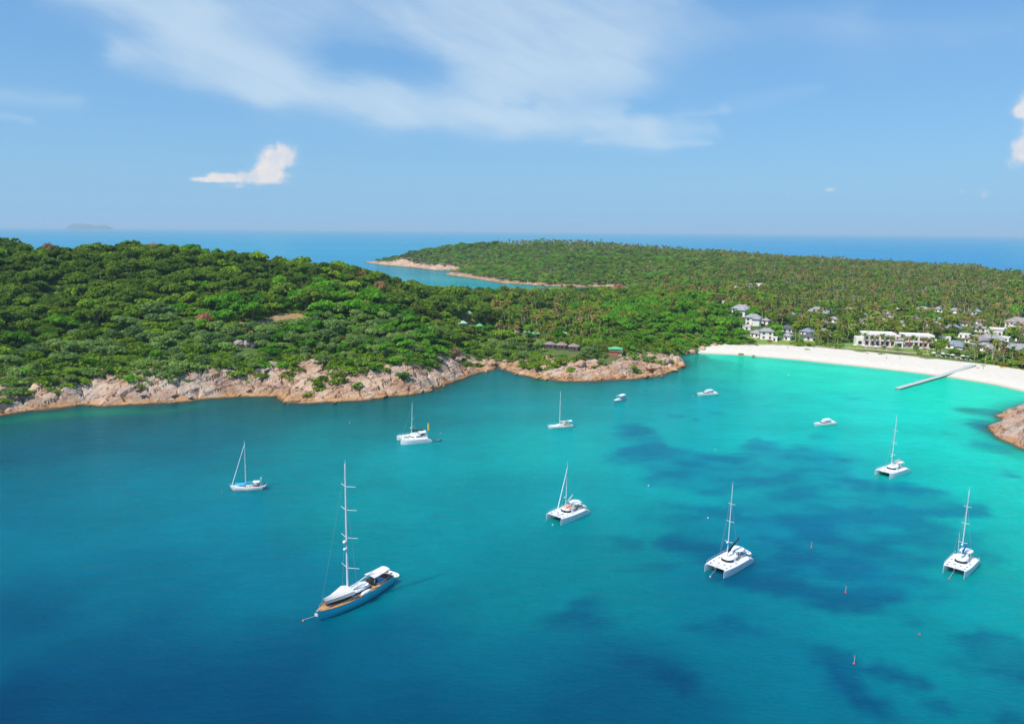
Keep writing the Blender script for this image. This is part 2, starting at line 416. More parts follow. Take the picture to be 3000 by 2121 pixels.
# zones on the land, outlined on the ground
vegpx = [(-700, 1230), (-300, 1170), (0, 1117), (74, 1125), (155, 1139), (200, 1134), (237, 1101), (296, 1086), (370, 1080), (425, 1091), (510, 1095), (554, 1103), (628, 1082), (702, 1103),
         (753, 1093), (816, 1057), (887, 1049), (931, 1025), (968, 1040), (972, 1078), (1020, 1090), (1075, 1082), (1130, 1053), (1186, 1057), (1271, 1084), (1315, 1030), (1371, 1030),
         (1403, 1060), (1448, 1040), (1466, 1048), (1507, 1053), (1559, 1045), (1625, 1042), (1647, 1062), (1688, 1055), (1744, 1046), (1755, 1068), (1817, 1062), (1865, 1034), (1928, 1034), (1984, 1040), (2021, 1022)]
vegw = [hit(p[0], p[1]+(13 if p[0] < 1300 else 5))[:2] for p in vegpx]
ROCKPOLY = np.array([g(*p) for p in near] + vegw[::-1])
sandpx = [(2021, 1022), (2104, 1009), (2257, 1011), (2422, 1017), (2588, 1028), (2753, 1042), (2836, 1052), (2919, 1069), (3000, 1083), (3100, 1105), (3200, 1140)]
sandw = [g(px, py, 1.3) for px, py in sandpx]
SANDPOLY = np.array([g(*p) for p in [(2010, 1040)] + beach + [(3110, 1172)]] + sandw[::-1])
def inpoly(P, x, y):
    r = np.zeros(np.shape(x), bool); n = len(P)
    for i in range(n):
        ax, ay = P[i]; bx, by = P[(i+1) % n]
        if ay == by: continue
        r ^= ((ay > y) != (by > y)) & (x < (bx-ax)*(y-ay)/(by-ay) + ax)
    return r

def grid_cells(x0, x1, y0, y1, c):
    xs = np.arange(x0, x1+c, c); ys = np.arange(y0, y1+c, c)
    Xg, Yg = np.meshgrid(xs, ys); return Xg, Yg
def masked_mesh(Xg, Yg, Z, mask, name, m, cols=None):
    ny, nx = Xg.shape; idx = np.arange(nx*ny).reshape(ny, nx)
    cm_ = mask[:-1, :-1] | mask[1:, :-1] | mask[:-1, 1:] | mask[1:, 1:]
    q = np.stack([idx[:-1, :-1][cm_], idx[:-1, 1:][cm_], idx[1:, 1:][cm_], idx[1:, :-1][cm_]], 1)
    used = np.unique(q); rm = np.zeros(nx*ny, np.int64); rm[used] = np.arange(len(used))
    V = np.stack([Xg.ravel()[used], Yg.ravel()[used], Z.ravel()[used]], 1)
    me = npmesh(name, V, rm[q], m, None if cols is None else cols.reshape(-1, 3)[used])
    o = bpy.data.objects.new(name, me); col.objects.link(o); return o

# ground materials
def ground_mat():
    m, n2, b = principled('forest_ground')
    a = n2.nodes.new('ShaderNodeVertexColor'); a.layer_name = 'col'
    gm = n2.nodes.new('ShaderNodeNewGeometry'); P = X(n2, gm.outputs['Position'])
    v = noise(n2, P, 0.35, 6, 0.65)*1.3 + 0.35
    c = mixc(n2, 1.0, X(n2, a.outputs[0]), combine(n2, v, v, v), 'MULTIPLY')
    n2.links.new(c.o, b.inputs['Base Color']); b.inputs['Roughness'].default_value = 0.95
    b.inputs['Specular IOR Level'].default_value = 0.1
    return m
def rock_mat(name, base, pale, dark, tide, strike=0.87):
    m, n2, b = principled(name)
    gm = n2.nodes.new('ShaderNodeNewGeometry'); P = X(n2, gm.outputs['Position'])
    sp = n2.nodes.new('ShaderNodeSeparateXYZ'); n2.links.new(P.o, sp.inputs[0]); Z = X(n2, sp.outputs[2])
    Pr = vmap(n2, P, scale=(0.35, 1.0, 1.0), rot=(0, 0, 0)) if False else vmap(n2, vmap(n2, P, rot=(0, 0, -strike)), scale=(0.3, 1, 1))
    a = noise(n2, P, 0.10, 5, 0.6); c1 = noise(n2, Pr, 0.55, 6, 0.65); c2 = noise(n2, Pr, 1.9, 5, 0.7)
    cc = mixc(n2, a.step(0.38, 0.62), base, pale)
    a2 = noise(n2, P, 0.045, 5, 0.65); cc = mixc(n2, a2.step(0.50, 0.62)*0.55, cc, tuple(x*y for x, y in zip(base, (0.60, 0.58, 0.58))))
    vo = n2.nodes.new('ShaderNodeTexVoronoi'); vo.feature = 'DISTANCE_TO_EDGE'; vo.inputs['Scale'].default_value = 0.16
    wn = n2.nodes.new('ShaderNodeTexNoise'); wn.inputs['Scale'].default_value = 0.3; wn.inputs['Detail'].default_value = 4; n2.links.new(P.o, wn.inputs['Vector'])
    ad = n2.nodes.new('ShaderNodeVectorMath'); ad.operation = 'ADD'
    n2.links.new(vmap(n2, vmap(n2, P, rot=(0, 0, -strike)), scale=(0.33, 1, 0.7)).o, ad.inputs[0]); n2.links.new(vmap(n2, X(n2, wn.outputs['Color']), scale=(4, 4, 4)).o, ad.inputs[1])
    n2.links.new(ad.outputs[0], vo.inputs['Vector']); crack = X(n2, vo.outputs['Distance']).step(0.07, 0.015)
    a3 = noise(n2, vmap(n2, P, loc=(30, 10, 0)), 0.06, 5, 0.65); cc = mixc(n2, a3.step(0.52, 0.64)*0.5, cc, (0.36, 0.33, 0.31))
    cc = mixc(n2, c1.step(0.56, 0.78)*0.55, cc, dark)
    cc = mixc(n2, c2.step(0.62, 0.80)*0.4, cc, tuple(x*0.45 for x in dark))
    zz = Z + (a-0.5)*5.0 + (c1-0.5)*2.2
    cc = mixc(n2, zz.step(2.3, 0.7)*0.8, cc, tide)
    cc = mixc(n2, crack*c1.step(0.35, 0.6)*0.8, cc, tuple(x*0.35 for x in dark))
    cc = mixc(n2, (Z+(c1-0.5)*0.8).step(0.65, 0.2)*0.8, cc, (0.07, 0.045, 0.025))
    n2.links.new(cc.o, b.inputs['Base Color']); b.inputs['Roughness'].default_value = 0.85
    b.inputs['Specular IOR Level'].default_value = 0.25
    bp = n2.nodes.new('ShaderNodeBump'); bp.inputs['Strength'].default_value = 0.8; bp.inputs['Distance'].default_value = 0.5
    n2.links.new((c1*0.7+c2*0.4).o, bp.inputs['Height']); n2.links.new(bp.outputs[0], b.inputs['Normal'])
    return m
GROUND = ground_mat()
ROCK = rock_mat('coastal_granite', (0.42, 0.245, 0.155), (0.54, 0.39, 0.275), (0.20, 0.115, 0.08), (0.42, 0.22, 0.08))
ROCKR = rock_mat('brown_granite', (0.34, 0.19, 0.12), (0.44, 0.31, 0.23), (0.22, 0.12, 0.09), (0.38, 0.19, 0.08))
def sand_mat():
    m, n2, b = principled('white_sand')
    gm = n2.nodes.new('ShaderNodeNewGeometry'); P = X(n2, gm.outputs['Position'])
    sp = n2.nodes.new('ShaderNodeSeparateXYZ'); n2.links.new(P.o, sp.inputs[0]); Z = X(n2, sp.outputs[2])
    v = noise(n2, P, 0.4, 6, 0.6); w = noise(n2, P, 0.06, 4, 0.5)
    cc = mixc(n2, v.step(0.3, 0.7), (0.60, 0.53, 0.44), (0.66, 0.60, 0.51))
    cc = mixc(n2, (Z+(w-0.5)*0.25).step(0.42, 0.08), cc, (0.50, 0.42, 0.30))
    cc = mixc(n2, (Z+(w-0.5)*0.5+(v-0.5)*0.4).step(1.45, 1.9), cc, (0.42, 0.27, 0.19))
    n2.links.new(cc.o, b.inputs['Base Color']); b.inputs['Roughness'].default_value = 0.9
    return m
SAND = sand_mat()

# coarse land
DIRT = [(857, 938, 22), (800, 952, 18), (750, 962, 16), (705, 968, 14), (1030, 965, 0)]
DIRT = [(hit(a, b)[:2], c) for a, b, c in DIRT if c]
GRASSY = [(1310, 905, 30), (1340, 925, 26), (1370, 950, 20), (1180, 822, 26), (1130, 812, 20), (1000, 830, 0)]
GRASSY = [(hit(a, b, off=2)[:2], c) for a, b, c in GRASSY if c]
LAWN = [hit(px, py)[:2] for px, py in [(2180, 1004), (2230, 1004), (2290, 1005), (2340, 1005), (2400, 1008), (2480, 1014), (2560, 1018), (2680, 1024), (2740, 1034), (2570, 945), (2565, 935), (2735, 985), (2745, 975)]]
Xg, Yg = grid_cells(-1400, 1500, 250, 2250, 8.0)
S_, K_ = sdist(Xg, Yg); Zc = height(Xg, Yg, S_, K_)
nearzone = (Yg < 720) & (K_ != 3)
Zc = Zc - np.where(nearzone & (inpoly(ROCKPOLY, Xg, Yg) | (S_ < 7)), 3.2, 0) - np.where((K_ == 1) & (Yg < 720), 1.6*sstep(40, 26, S_)*inpoly(SANDPOLY, Xg, Yg), 0) - np.where((K_ == 2), 1.6*sstep(62, 46, S_), 0) - np.where(K_ == 3, 1.5*sstep(34, 24, S_), 0)
fl = np.zeros(Xg.shape+(3,)); fl[:] = (0.075, 0.12, 0.03)
nn = fbm(Xg/40, Yg/40, 33)
fl[nn > 0.15] = (0.11, 0.12, 0.04)
for (p, r_) in DIRT: fl[np.hypot(Xg-p[0], Yg-p[1]) < r_*.7+4] = (0.30, 0.20, 0.10)
for (p, r_) in GRASSY: fl[np.hypot(Xg-p[0], Yg-p[1]) < r_+4] = (0.20, 0.19, 0.06)
strip = (K_ == 1) & (S_ > 18) & (S_ < 64) & (Yg < 640) & (Xg > 100)
fl[strip] = (0.22, 0.20, 0.07)
fl[strip & (fbm(Xg/18, Yg/18, 55, 3) > 0.0)] = (0.13, 0.19, 0.04)
for p in LAWN: fl[np.hypot(Xg-p[0], Yg-p[1]) < 17] = (0.16, 0.25, 0.04)
o = masked_mesh(Xg, Yg, Zc, S_ > -14, 'terrain', GROUND, fl); tag(o, 'green hilly island ground under the forest', kind='structure')

# finely built rock belt of the near headland
def blocks(x, y, strike, cu, cv_, seed):
    """split rock: jittered cells, each its own tilted plane, with open joints between"""
    ca, sa = math.cos(strike), math.sin(strike)
    wx = 0.9*fbm(x/6, y/6, seed+3, 3); wy = 0.9*fbm(x/6+9, y/6, seed+4, 3)
    u = ((x*ca+y*sa)/cu) + wx/cu*1.5; v = ((-x*sa+y*ca)/cv_) + wy/cv_*1.2
    iu, iv = np.floor(u), np.floor(v)
    d1 = np.full(x.shape, 9.0); d2 = np.full(x.shape, 9.0); h1 = np.zeros(x.shape)
    for a in (-1, 0, 1):
        for b in (-1, 0, 1):
            ju, jv = iu+a, iv+b
            pu = ju+0.15+0.7*vhash(ju, jv, seed); pv = jv+0.15+0.7*vhash(ju, jv, seed+1)
            du, dv = u-pu, v-pv; d = np.hypot(du, dv)
            hh = vhash(ju, jv, seed+2)-0.5 + du*(vhash(ju, jv, seed+5)-0.5)*0.9 + dv*(vhash(ju, jv, seed+6)-0.35)*1.6
            c = d < d1
            d2 = np.where(c, d1, np.minimum(d2, d)); h1 = np.where(c, hh, h1); d1 = np.where(c, d, d1)
    e = d2-d1
    return h1, sstep(0.0, 0.16, e)
def rockdisp(x, y, s, strike):
    h1, e1 = blocks(x, y, strike, 11.0, 4.6, 40)
    h2, e2 = blocks(x, y, strike, 4.2, 1.7, 80)
    ca, sa = math.cos(strike), math.sin(strike); u = x*ca+y*sa; v = -x*sa+y*ca
    v2 = v + 2.2*fbm(x/14, y/14, 71, 3)
    saw = (v2/4.6 + 0.35*fbm(u/16, v/9, 72, 2)) % 1.0; saw2 = (v2/1.35 + 0.3*fbm(u/7, v/5, 73, 2)) % 1.0
    lay = 0.5+0.5*fbm(u/18, v/5, 74, 3)
    d = 1.7*h1 - 1.9*(1-e1) + 0.28*h2 - 0.3*(1-e2)*lay + (1.5*saw*lay + 0.25*saw2*(1-lay*0.5)) + 0.22*fbm(x/2.2, y/2.2, 70, 3) - 0.6
    return d*sstep(-1.0, 5.0, s)
def rock_patch(name, x0, x1, y0, y1, c, m, cond, depth, strike, label):
    Xr, Yr = grid_cells(x0, x1, y0, y1, c); s, k = sdist(Xr, Yr)
    z = height(Xr, Yr, s, k); w = sstep(depth+14, depth-2, s)
    z = z + rockdisp(Xr, Yr, s, strike)*w + 0.03
    inz = (inpoly(ROCKPOLY, Xr, Yr) | (s < 7)) if name == 'rocky_shore' else (s < 1e9)
    if name == 'rocky_shore':
        a_ = inz.copy()
        for q_ in (2, 5):
            for dy_, dx_ in ((q_, 0), (-q_, 0), (0, q_), (0, -q_)): a_ |= np.roll(np.roll(inz, dy_, 0), dx_, 1)
        inz = a_
    mask = (s > -2.5) & (s < depth+16) & cond(Xr, Yr, k) & inz
    z = np.where(s > 0.5, np.maximum(z, 0.12 + 0.1*fbm(Xr/3, Yr/3, 2)), z)
    o = masked_mesh(Xr, Yr, z, mask, name, m); o.data.shade_flat() if name != 'far_rocky_shore' else None; tag(o, label, kind='structure'); return o
gx_tip = g(2015, 1060)[0]
rock_patch('rocky_shore', -420, gx_tip+14, 300, 620, 0.85, ROCK, lambda x, y, k: (k == 0) & (y < 620), 46, 0.87, 'pink and beige granite shore of the near headland')
rock_patch('rocky_point', 170, 440, 190, 480, 0.85, ROCKR, lambda x, y, k: (k == 2), 46, 0.6, 'brown rocky point at the right side of the bay')
rock_patch('far_rocky_shore', -420, 230, 1080, 2120, 3.0, ROCK, lambda x, y, k: (k == 3), 16, 0.5, 'pale rocks along the far peninsula')
Xb, Yb = grid_cells(120, 480, 380, 620, 1.6); s_, k_ = sdist(Xb, Yb)
zb = height(Xb, Yb, s_, k_) + 0.05 + 0.12*fbm(Xb/9, Yb/9, 4, 3)*sstep(2, 8, s_)
o = masked_mesh(Xb, Yb, zb, (k_ == 1) & (s_ > -5) & (s_ < 60) & (inpoly(SANDPOLY, Xb, Yb) | (s_ < 12)), 'beach', SAND); tag(o, 'white sand beach curving round the bay', kind='structure')
Xb, Yb = grid_cells(-80, 260, 960, 1180, 3.0); s_, k_ = sdist(Xb, Yb)
o = masked_mesh(Xb, Yb, height(Xb, Yb, s_, k_)+0.08, (k_ == 1) & (s_ > -6) & (s_ < 26), 'far_beach', SAND); tag(o, 'narrow pale beach beyond the isthmus', kind='structure')

# ------------------------------------------------------------------ water
def axis(lo, hi, c, far_, gfac=1.18):
    a = list(np.arange(lo, hi+c, c)); st = c; p = a[-1]
    while p < far_: st *= gfac; p += st; a.append(p)
    st = c; p = a[0]; pre = []
    while p > -far_: st *= gfac; p -= st; pre.append(p)
    return np.array(pre[::-1]+a)
xa = axis(-300, 420, 2.6, 62000); ya = axis(70, 640, 2.6, 62000)
ya = ya[ya > -3000]
Xw, Yw = np.meshgrid(xa, ya)
Sw, Kw = sdist(np.clip(Xw, -3000, 3000), np.clip(Yw, -3000, 4000))
samp = [(0, 1245, 5, 110, 118), (150, 1300, 6, 103, 135), (0, 1500, 0, 122, 155), (0, 1800, 0, 92, 135), (0, 2110, 0, 68, 115), (400, 1230, 10, 98, 120), (400, 1400, 0, 130, 160), (400, 1650, 0, 122, 155),
        (400, 1900, 0, 92, 135), (400, 2110, 0, 72, 120), (800, 1215, 12, 106, 118), (800, 1400, 0, 140, 162), (800, 1700, 0, 122, 155), (800, 1950, 0, 88, 130), (800, 2110, 0, 72, 118), (1150, 1210, 5, 108, 120), (1200, 1350, 0, 165, 180),
        (1200, 1600, 0, 140, 160), (1200, 1900, 0, 98, 138), (1200, 2110, 0, 78, 122), (1440, 1110, 5, 122, 122), (1350, 1170, 0, 140, 155), (1500, 1200, 0, 158, 168), (1600, 1300, 0, 180, 186), (1500, 1500, 0, 150, 168), (1700, 1700, 0, 138, 155),
        (1700, 1950, 0, 98, 138), (1700, 2110, 0, 82, 126), (1700, 1140, 0, 150, 148), (1850, 1150, 0, 150, 160), (1600, 1130, 0, 140, 140), (2000, 1110, 0, 190, 182), (2050, 1062, 0, 220, 190), (2300, 1080, 0, 236, 208), (2600, 1125, 0, 236, 214), (2900, 1180, 0, 232, 214),
        (1900, 1200, 0, 176, 192), (2000, 1145, 0, 160, 182), (2300, 1160, 0, 214, 206), (2600, 1200, 0, 216, 214), (2800, 1300, 0, 207, 206), (2950, 1450, 0, 197, 196), (2950, 1650, 0, 176, 180), (2900, 1750, 0, 156, 172), (2300, 1750, 0, 128, 155),
        (2000, 1350, 0, 172, 190), (2300, 1280, 0, 198, 202), (2500, 1400, 0, 180, 194), (2400, 1600, 0, 150, 178), (2300, 1950, 0, 118, 150), (2700, 1870, 0, 146, 164), (2500, 2110, 0, 116, 150), (2950, 2080, 0, 122, 152), (2000, 2110, 0, 96, 138), (2150, 1800, 0, 125, 158),
        (1500, 1700, 0, 130, 152), (600, 1300, 8, 112, 140), (1000, 1280, 0, 150, 165), (1100, 1500, 0, 150, 165), (600, 1500, 0, 132, 162)]
SP = np.array([g(a, b) for a, b, *_ in samp]); SC = np.array([srgb(*c) for _, _, *c in samp])
SP = np.vstack([SP, [(-400, 250), (-600, 100), (0, -200), (500, 250), (500, 50), (-300, -200), (300, -300)]]); SC = np.vstack([SC, [srgb(0, 90, 130), srgb(0, 70, 115), srgb(0, 66, 112), srgb(0, 160, 170), srgb(0, 100, 140), srgb(0, 66, 112), srgb(0, 80, 120)]])
shp = Xw.shape; xw = Xw.ravel(); yw = Yw.ravel(); sw = Sw.ravel(); kw = Kw.ravel()
nearw = (np.abs(xw) < 900) & (yw < 900)
colw = np.zeros((len(xw), 3)); colw[:] = srgb(8, 92, 158)
xi, yi = xw[nearw], yw[nearw]
wxn = xi + 9*fbm(xi/22, yi/22, 61, 4); wyn = yi + 12*fbm(xi/22+5, yi/22, 62, 4)
acc = np.zeros((len(xi), 3)); wsum = np.zeros(len(xi))
for (cx, cy), cc in zip(SP, SC):
    sig = 0.10*max(cy, 60)+4
    # weight falls with distance, scaled by how far off the sample lies
    d2 = ((wxn-cx)/(sig*0.9))**2 + ((wyn-cy)/(sig*1.25))**2
    w = 1.0/(d2**1.6+0.25); acc += w[:, None]*cc; wsum += w
base = acc/wsum[:, None]
zz_ = lambda a, b: (1500+a*.6533, 1100+b*.6533)
patches = [(560, 260, 90, 50, .8), (620, 350, 150, 50, .8), (780, 420, 160, 80, .9), (1000, 440, 200, 70, .9), (1300, 370, 210, 60, .9), (1350, 460, 180, 55, .9), (1700, 520, 210, 42, 1), (1900, 590, 150, 34, .9), (2080, 600, 60, 22, .6), (1500, 640, 350, 90, .9),
           (1800, 720, 270, 110, .9), (1300, 800, 350, 110, .9), (1100, 900, 200, 80, .9), (1500, 950, 340, 75, .85), (800, 740, 130, 70, .8), (900, 650, 200, 50, .6), (1020, 1150, 150, 50, .8), (1600, 1020, 200, 45, .8), (320, 1060, 140, 60, .75),
           (600, 860, 90, 28, .5), (500, 750, 70, 26, .5), (1430, 1260, 120, 60, .9), (1530, 1420, 75, 90, .95), (1700, 1330, 80, 50, .9), (1850, 1490, 90, 40, .8), (2150, 1220, 150, 80, 1), (2260, 1310, 110, 70, 1), (2180, 1510, 60, 36, .7), (680, 1330, 150, 60, .6),
           (1380, 270, 65, 11, .7), (730, 180, 40, 12, .6), (850, 200, 30, 7, .5), (930, 165, 40, 9, .5), (2100, 165, 90, 18, .8), (2150, 230, 80, 34, .8), (2150, 320, 60, 30, .6), (2250, 440, 70, 16, .6), (1550, 100, 60, 5, .4), (1640, 115, 30, 5, .4), (1120, 300, 50, 12, .6),
           (1960, 1010, 60, 22, .6), (1000, 760, 100, 50, .5), (700, 600, 150, 40, .4), (2240, 1240, 140, 120, .6), (2000, 1300, 60, 40, .4), (1250, 600, 200, 50, .5), (1700, 850, 200, 70, .6)]
pat = np.zeros(len(xi))
wx2 = xi + 7*fbm(xi/11, yi/11, 91, 4); wy2 = yi + 7*fbm(xi/11+7, yi/11+3, 92, 4)
for a, b, ra, rb, st in patches:
    px, py = zz_(a, b); ra *= .6533; rb *= .6533
    cx, cy = g(px, py); x2, _ = g(px+ra, py); _, y1_ = g(px, py-rb); _, y2_ = g(px, py+rb)
    d = np.sqrt(((wx2-cx)/max(1, x2-cx))**2 + ((wy2-cy)/max(1, (y1_-y2_)/2))**2)
    pat = 1-(1-pat)*(1-1.0*st*sstep(1.7, 0.5, d + 0.38*fbm(xi/16, yi/9, 95, 5)))
mott = sstep(-0.45, 0.3, fbm(xi/11, yi/7, 97, 6))
pat = sstep(0.05, 0.82, pat)*(0.45+0.55*mott)
light_bed = base.mean(1)
dk = np.stack([np.zeros(len(xi)), base[:, 1]*0.50, np.maximum(base[:, 2]*0.74, 0.15)], 1)
base = base*(1-0.9*pat[:, None]) + dk*0.9*pat[:, None]
base *= (1 + 0.10*fbm(xi/30, yi/18, 99, 4))[:, None]
colw[nearw] = base
# far waters: open sea, and the turquoise bay behind the isthmus
fw = ~nearw
bayc = [(1500, 850, srgb(10, 180, 190)), (1300, 842, srgb(15, 175, 190)), (1420, 840, srgb(30, 165, 185)), (1250, 815, srgb(45, 150, 185)), (1150, 795, srgb(50, 140, 185))]
far_base = np.zeros((fw.sum(), 3)); far_base[:] = srgb(60, 150, 198); far_base += (np.array(srgb(0, 118, 205))-np.array(srgb(60, 150, 198)))*sstep(0.05, 0.45, xw[fw]/np.maximum(yw[fw], 500))[:, None]
xf, yf = xw[fw], yw[fw]
for a, b, cc in bayc[::-1]:
    cx, cy = g(a, b); w = sstep(1.5, 0.3, np.hypot((xf-cx)/170, (yf-cy)/260))
    far_base = far_base*(1-w[:, None]) + np.array(cc)*w[:, None]
colw[fw] = far_base
# the shallows along sand and rock
sh = np.clip(-sw, 0, 400)
bm = (kw == 1)
wet = np.where(bm, np.exp(-sh/2.6), 0)*0.85
turq = np.where(bm & (yw < 700), np.exp(-sh/26), 0)*0.8
colw = colw*(1-turq[:, None]) + np.array(srgb(0, 238, 208))*turq[:, None]
band = np.where(bm & (yw < 700) & (xw > 150), np.exp(-((sh-(9+5*fbm(xw/40, yw/40, 7, 2)))/3.2)**2), 0)*0.45*sstep(-.6, .4, fbm(xw/26, yw/26, 8, 3))
colw = colw*(1-band[:, None]) + np.array(srgb(0, 170, 155))*band[:, None]
colw = colw*(1-wet[:, None]) + np.array((0.55, 0.66, 0.50))*wet[:, None]
rk = np.where(~bm & (yw < 700), np.exp(-sh/5.0), 0)*0.75
colw = colw*(1-rk[:, None]) + np.array(srgb(12, 62, 62))*rk[:, None]
rk3 = np.where(~bm & (yw < 700) & (xw < 150), np.exp(-sh/20.0), 0)*0.5
colw = colw*(1-rk3[:, None]) + np.array(srgb(6, 84, 104))*rk3[:, None]
gsh = np.where(~bm & (yw < 700), np.exp(-((sh-13)/8)**2), 0)*0.75*sstep(-0.15, 0.55, fbm(xw/28, yw/28, 12, 3))
colw = colw*(1-gsh[:, None]) + np.array(srgb(0, 142, 118))*gsh[:, None]
rk2 = np.where(~bm & (yw < 700), np.exp(-((sh-1.5)/1.6)**2), 0)*0.55*sstep(-0.4, 0.4, fbm(xw/5, yw/5, 14, 3))
colw = colw*(1-rk2[:, None]) + np.array(srgb(150, 110, 60))*0.7*rk2[:, None]
def water_mat():
    m, n2, b = principled('sea_water')
    a = n2.nodes.new('ShaderNodeVertexColor'); a.layer_name = 'col'
    gm = n2.nodes.new('ShaderNodeNewGeometry'); P = X(n2, gm.outputs['Position'])
    big_ = noise(n2, P, 0.035, 5, 0.6); mid = noise(n2, vmap(n2, P, scale=(1, 1.6, 1)), 0.16, 5, 0.6)
    fine = noise(n2, vmap(n2, P, scale=(1, 2.2, 1), rot=(0, 0, 0.4)), 0.45, 5, 0.7)
    k = (big_*0.35 + mid*0.30 + fine*0.30 + 0.525)
    c = mixc(n2, 1.0, X(n2, a.outputs[0]), combine(n2, k, k, k), 'MULTIPLY')
    # wind lanes on the open sea: ruffled and smooth water
    lane = noise(n2, vmap(n2, P, scale=(0.00025, 0.0016, 1)), 1.0, 6, 0.6)
    c = mixc(n2, lane.step(0.42, 0.62)*0.35, c, mixc(n2, 1.0, c, (0.5, 0.62, 0.8), 'MULTIPLY'))
    n2.links.new(c.o, b.inputs['Base Color'])
    b.inputs['IOR'].default_value = 1.2; b.inputs['Specular IOR Level'].default_value = 0.0; b.subsurface_method = 'BURLEY'; b.inputs['Subsurface Weight'].default_value = 0.7; b.inputs['Subsurface Radius'].default_value = (1.0, 4.0, 5.0); b.inputs['Subsurface Scale'].default_value = 1.0
    b.inputs['Roughness'].default_value = 1.0
    rip = noise(n2, vmap(n2, P, scale=(1.0, 1.9, 1), rot=(0, 0, 0.5)), 0.55, 5, 0.65)
    swl = noise(n2, vmap(n2, P, scale=(1.0, 2.2, 1), rot=(0, 0, 0.3)), 0.12, 3, 0.5)
    bp = n2.nodes.new('ShaderNodeBump'); bp.inputs['Strength'].default_value = 0.6; bp.inputs['Distance'].default_value = 0.5
    n2.links.new((rip*0.7 + swl*1.2).o, bp.inputs['Height']); n2.links.new(bp.outputs[0], b.inputs['Normal'])
    gl = n2.nodes.new('ShaderNodeBsdfGlossy'); gl.inputs['Color'].default_value = (0.30, 0.84, 1.0, 1); n2.links.new((lane.step(0.35, 0.65)*0.08 + 0.05).o, gl.inputs['Roughness'])
    fr = n2.nodes.new('ShaderNodeFresnel'); fr.inputs['IOR'].default_value = 1.25
    n2.links.new(bp.outputs[0], gl.inputs['Normal']); n2.links.new(bp.outputs[0], fr.inputs['Normal'])
    mx = n2.nodes.new('ShaderNodeMixShader'); n2.links.new(fr.outputs[0], mx.inputs[0]); n2.links.new(b.outputs[0], mx.inputs[1]); n2.links.new(gl.outputs[0], mx.inputs[2])
    n2.links.new(mx.outputs[0], n2.nodes['Material Output'].inputs[0])
    return m
colw = np.clip(colw, 0, 1); colw = np.stack([colw[:, 0]*0.6, 1.21*colw[:, 1]**1.22, 1.08*colw[:, 2]**1.22], 1)*np.array([0.62, 0.66, 0.58])
br = np.where((yw < 700) & (xw > 60), 1+0.14*sstep(60, 200, xw)*np.exp(-sh/70), 1.0); colw[:, 1] *= br
ny, nx = shp; idx = np.arange(nx*ny).reshape(ny, nx)
q = np.stack([idx[:-1, :-1].ravel(), idx[:-1, 1:].ravel(), idx[1:, 1:].ravel(), idx[1:, :-1].ravel()], 1)
me = npmesh('water', np.stack([xw, yw, np.zeros(len(xw))], 1), q, water_mat(), colw)
o = bpy.data.objects.new('water', me); col.objects.link(o); tag(o, 'turquoise and deep blue sea of the bay', kind='structure')
# ------------------------------------------------------------------ vegetation shapes
def leaf_cards(P, N, size, rng, jit=0.55, asp=1.3):
    """small leaf-clump faces at points P facing roughly along N"""
    n = len(P); N = N + rng.normal(0, jit, (n, 3)); N /= np.linalg.norm(N, axis=1)[:, None]
    a = np.cross(N, rng.normal(0, 1, (n, 3))); a /= np.linalg.norm(a, axis=1)[:, None]; b = np.cross(N, a)
    s = size*rng.uniform(0.6, 1.25, (n, 1)); a = a*s*asp*0.5; b = b*s*0.5
    V = np.stack([P-a, P-b*0.9+a*0.1, P+a, P+b*0.9-a*0.1], 1) + N[:, None, :]*0.0
    V[:, 0] -= N*s*0.15; V[:, 2] -= N*s*0.15
    return V.reshape(-1, 3), np.arange(4*n).reshape(n, 4)
def crown_mesh(name, m, seed, R=4.5, H=4.0, nb=8, nc=46, size=1.15, base=5.0, lean=0.0, rb=0.46):
    rng = np.random.default_rng(seed); P, N = [], []
    for i in range(nb):
        a = rng.uniform(0, 2*math.pi); rr = R*(0.0 if i == 0 else rng.uniform(0.35, 0.78)); zc = H*(0.55 if i == 0 else 0.55-0.4*(rr/R) + rng.uniform(-.12, .15))
        c = np.array([rr*math.cos(a), rr*math.sin(a), base+zc]); rbb = R*rb*rng.uniform(0.75, 1.2)
        d = rng.normal(0, 1, (nc, 3)); d[:, 2] = np.abs(d[:, 2])*1.0 - 0.35*rng.random(nc); d /= np.linalg.norm(d, axis=1)[:, None]
        q = c + d*np.array([rbb, rbb, rbb*0.78])*rng.uniform(0.82, 1.08, (nc, 1)); q[:, 0] += lean*(q[:, 2]-base)
        P.append(q); N.append(d)
    P, N = np.vstack(P), np.vstack(N)
    V, F_ = leaf_cards(P, N, size, rng)
    return npmesh(name, V, F_, m, smooth=False)
def trunk_mesh(name, m, h=6.5, r=0.28, limbs=5, R=3.0, seed=0):
    rng = random.Random(seed); b = MB(); b.tube((0, 0, -0.8), (0.1, 0, h*0.55), r, r*0.7)
    for k in range(limbs):
        a = 2*math.pi*k/limbs + rng.random(); b.tube((0.1, 0, h*0.5), (R*0.7*math.cos(a), R*0.7*math.sin(a), h*0.55+h*0.45*rng.random()+0.8), r*0.55, r*0.15, n=4)
    me = bpy.data.meshes.new(name); me.from_pydata(b.v, [], b.f); me.materials.append(m); return me
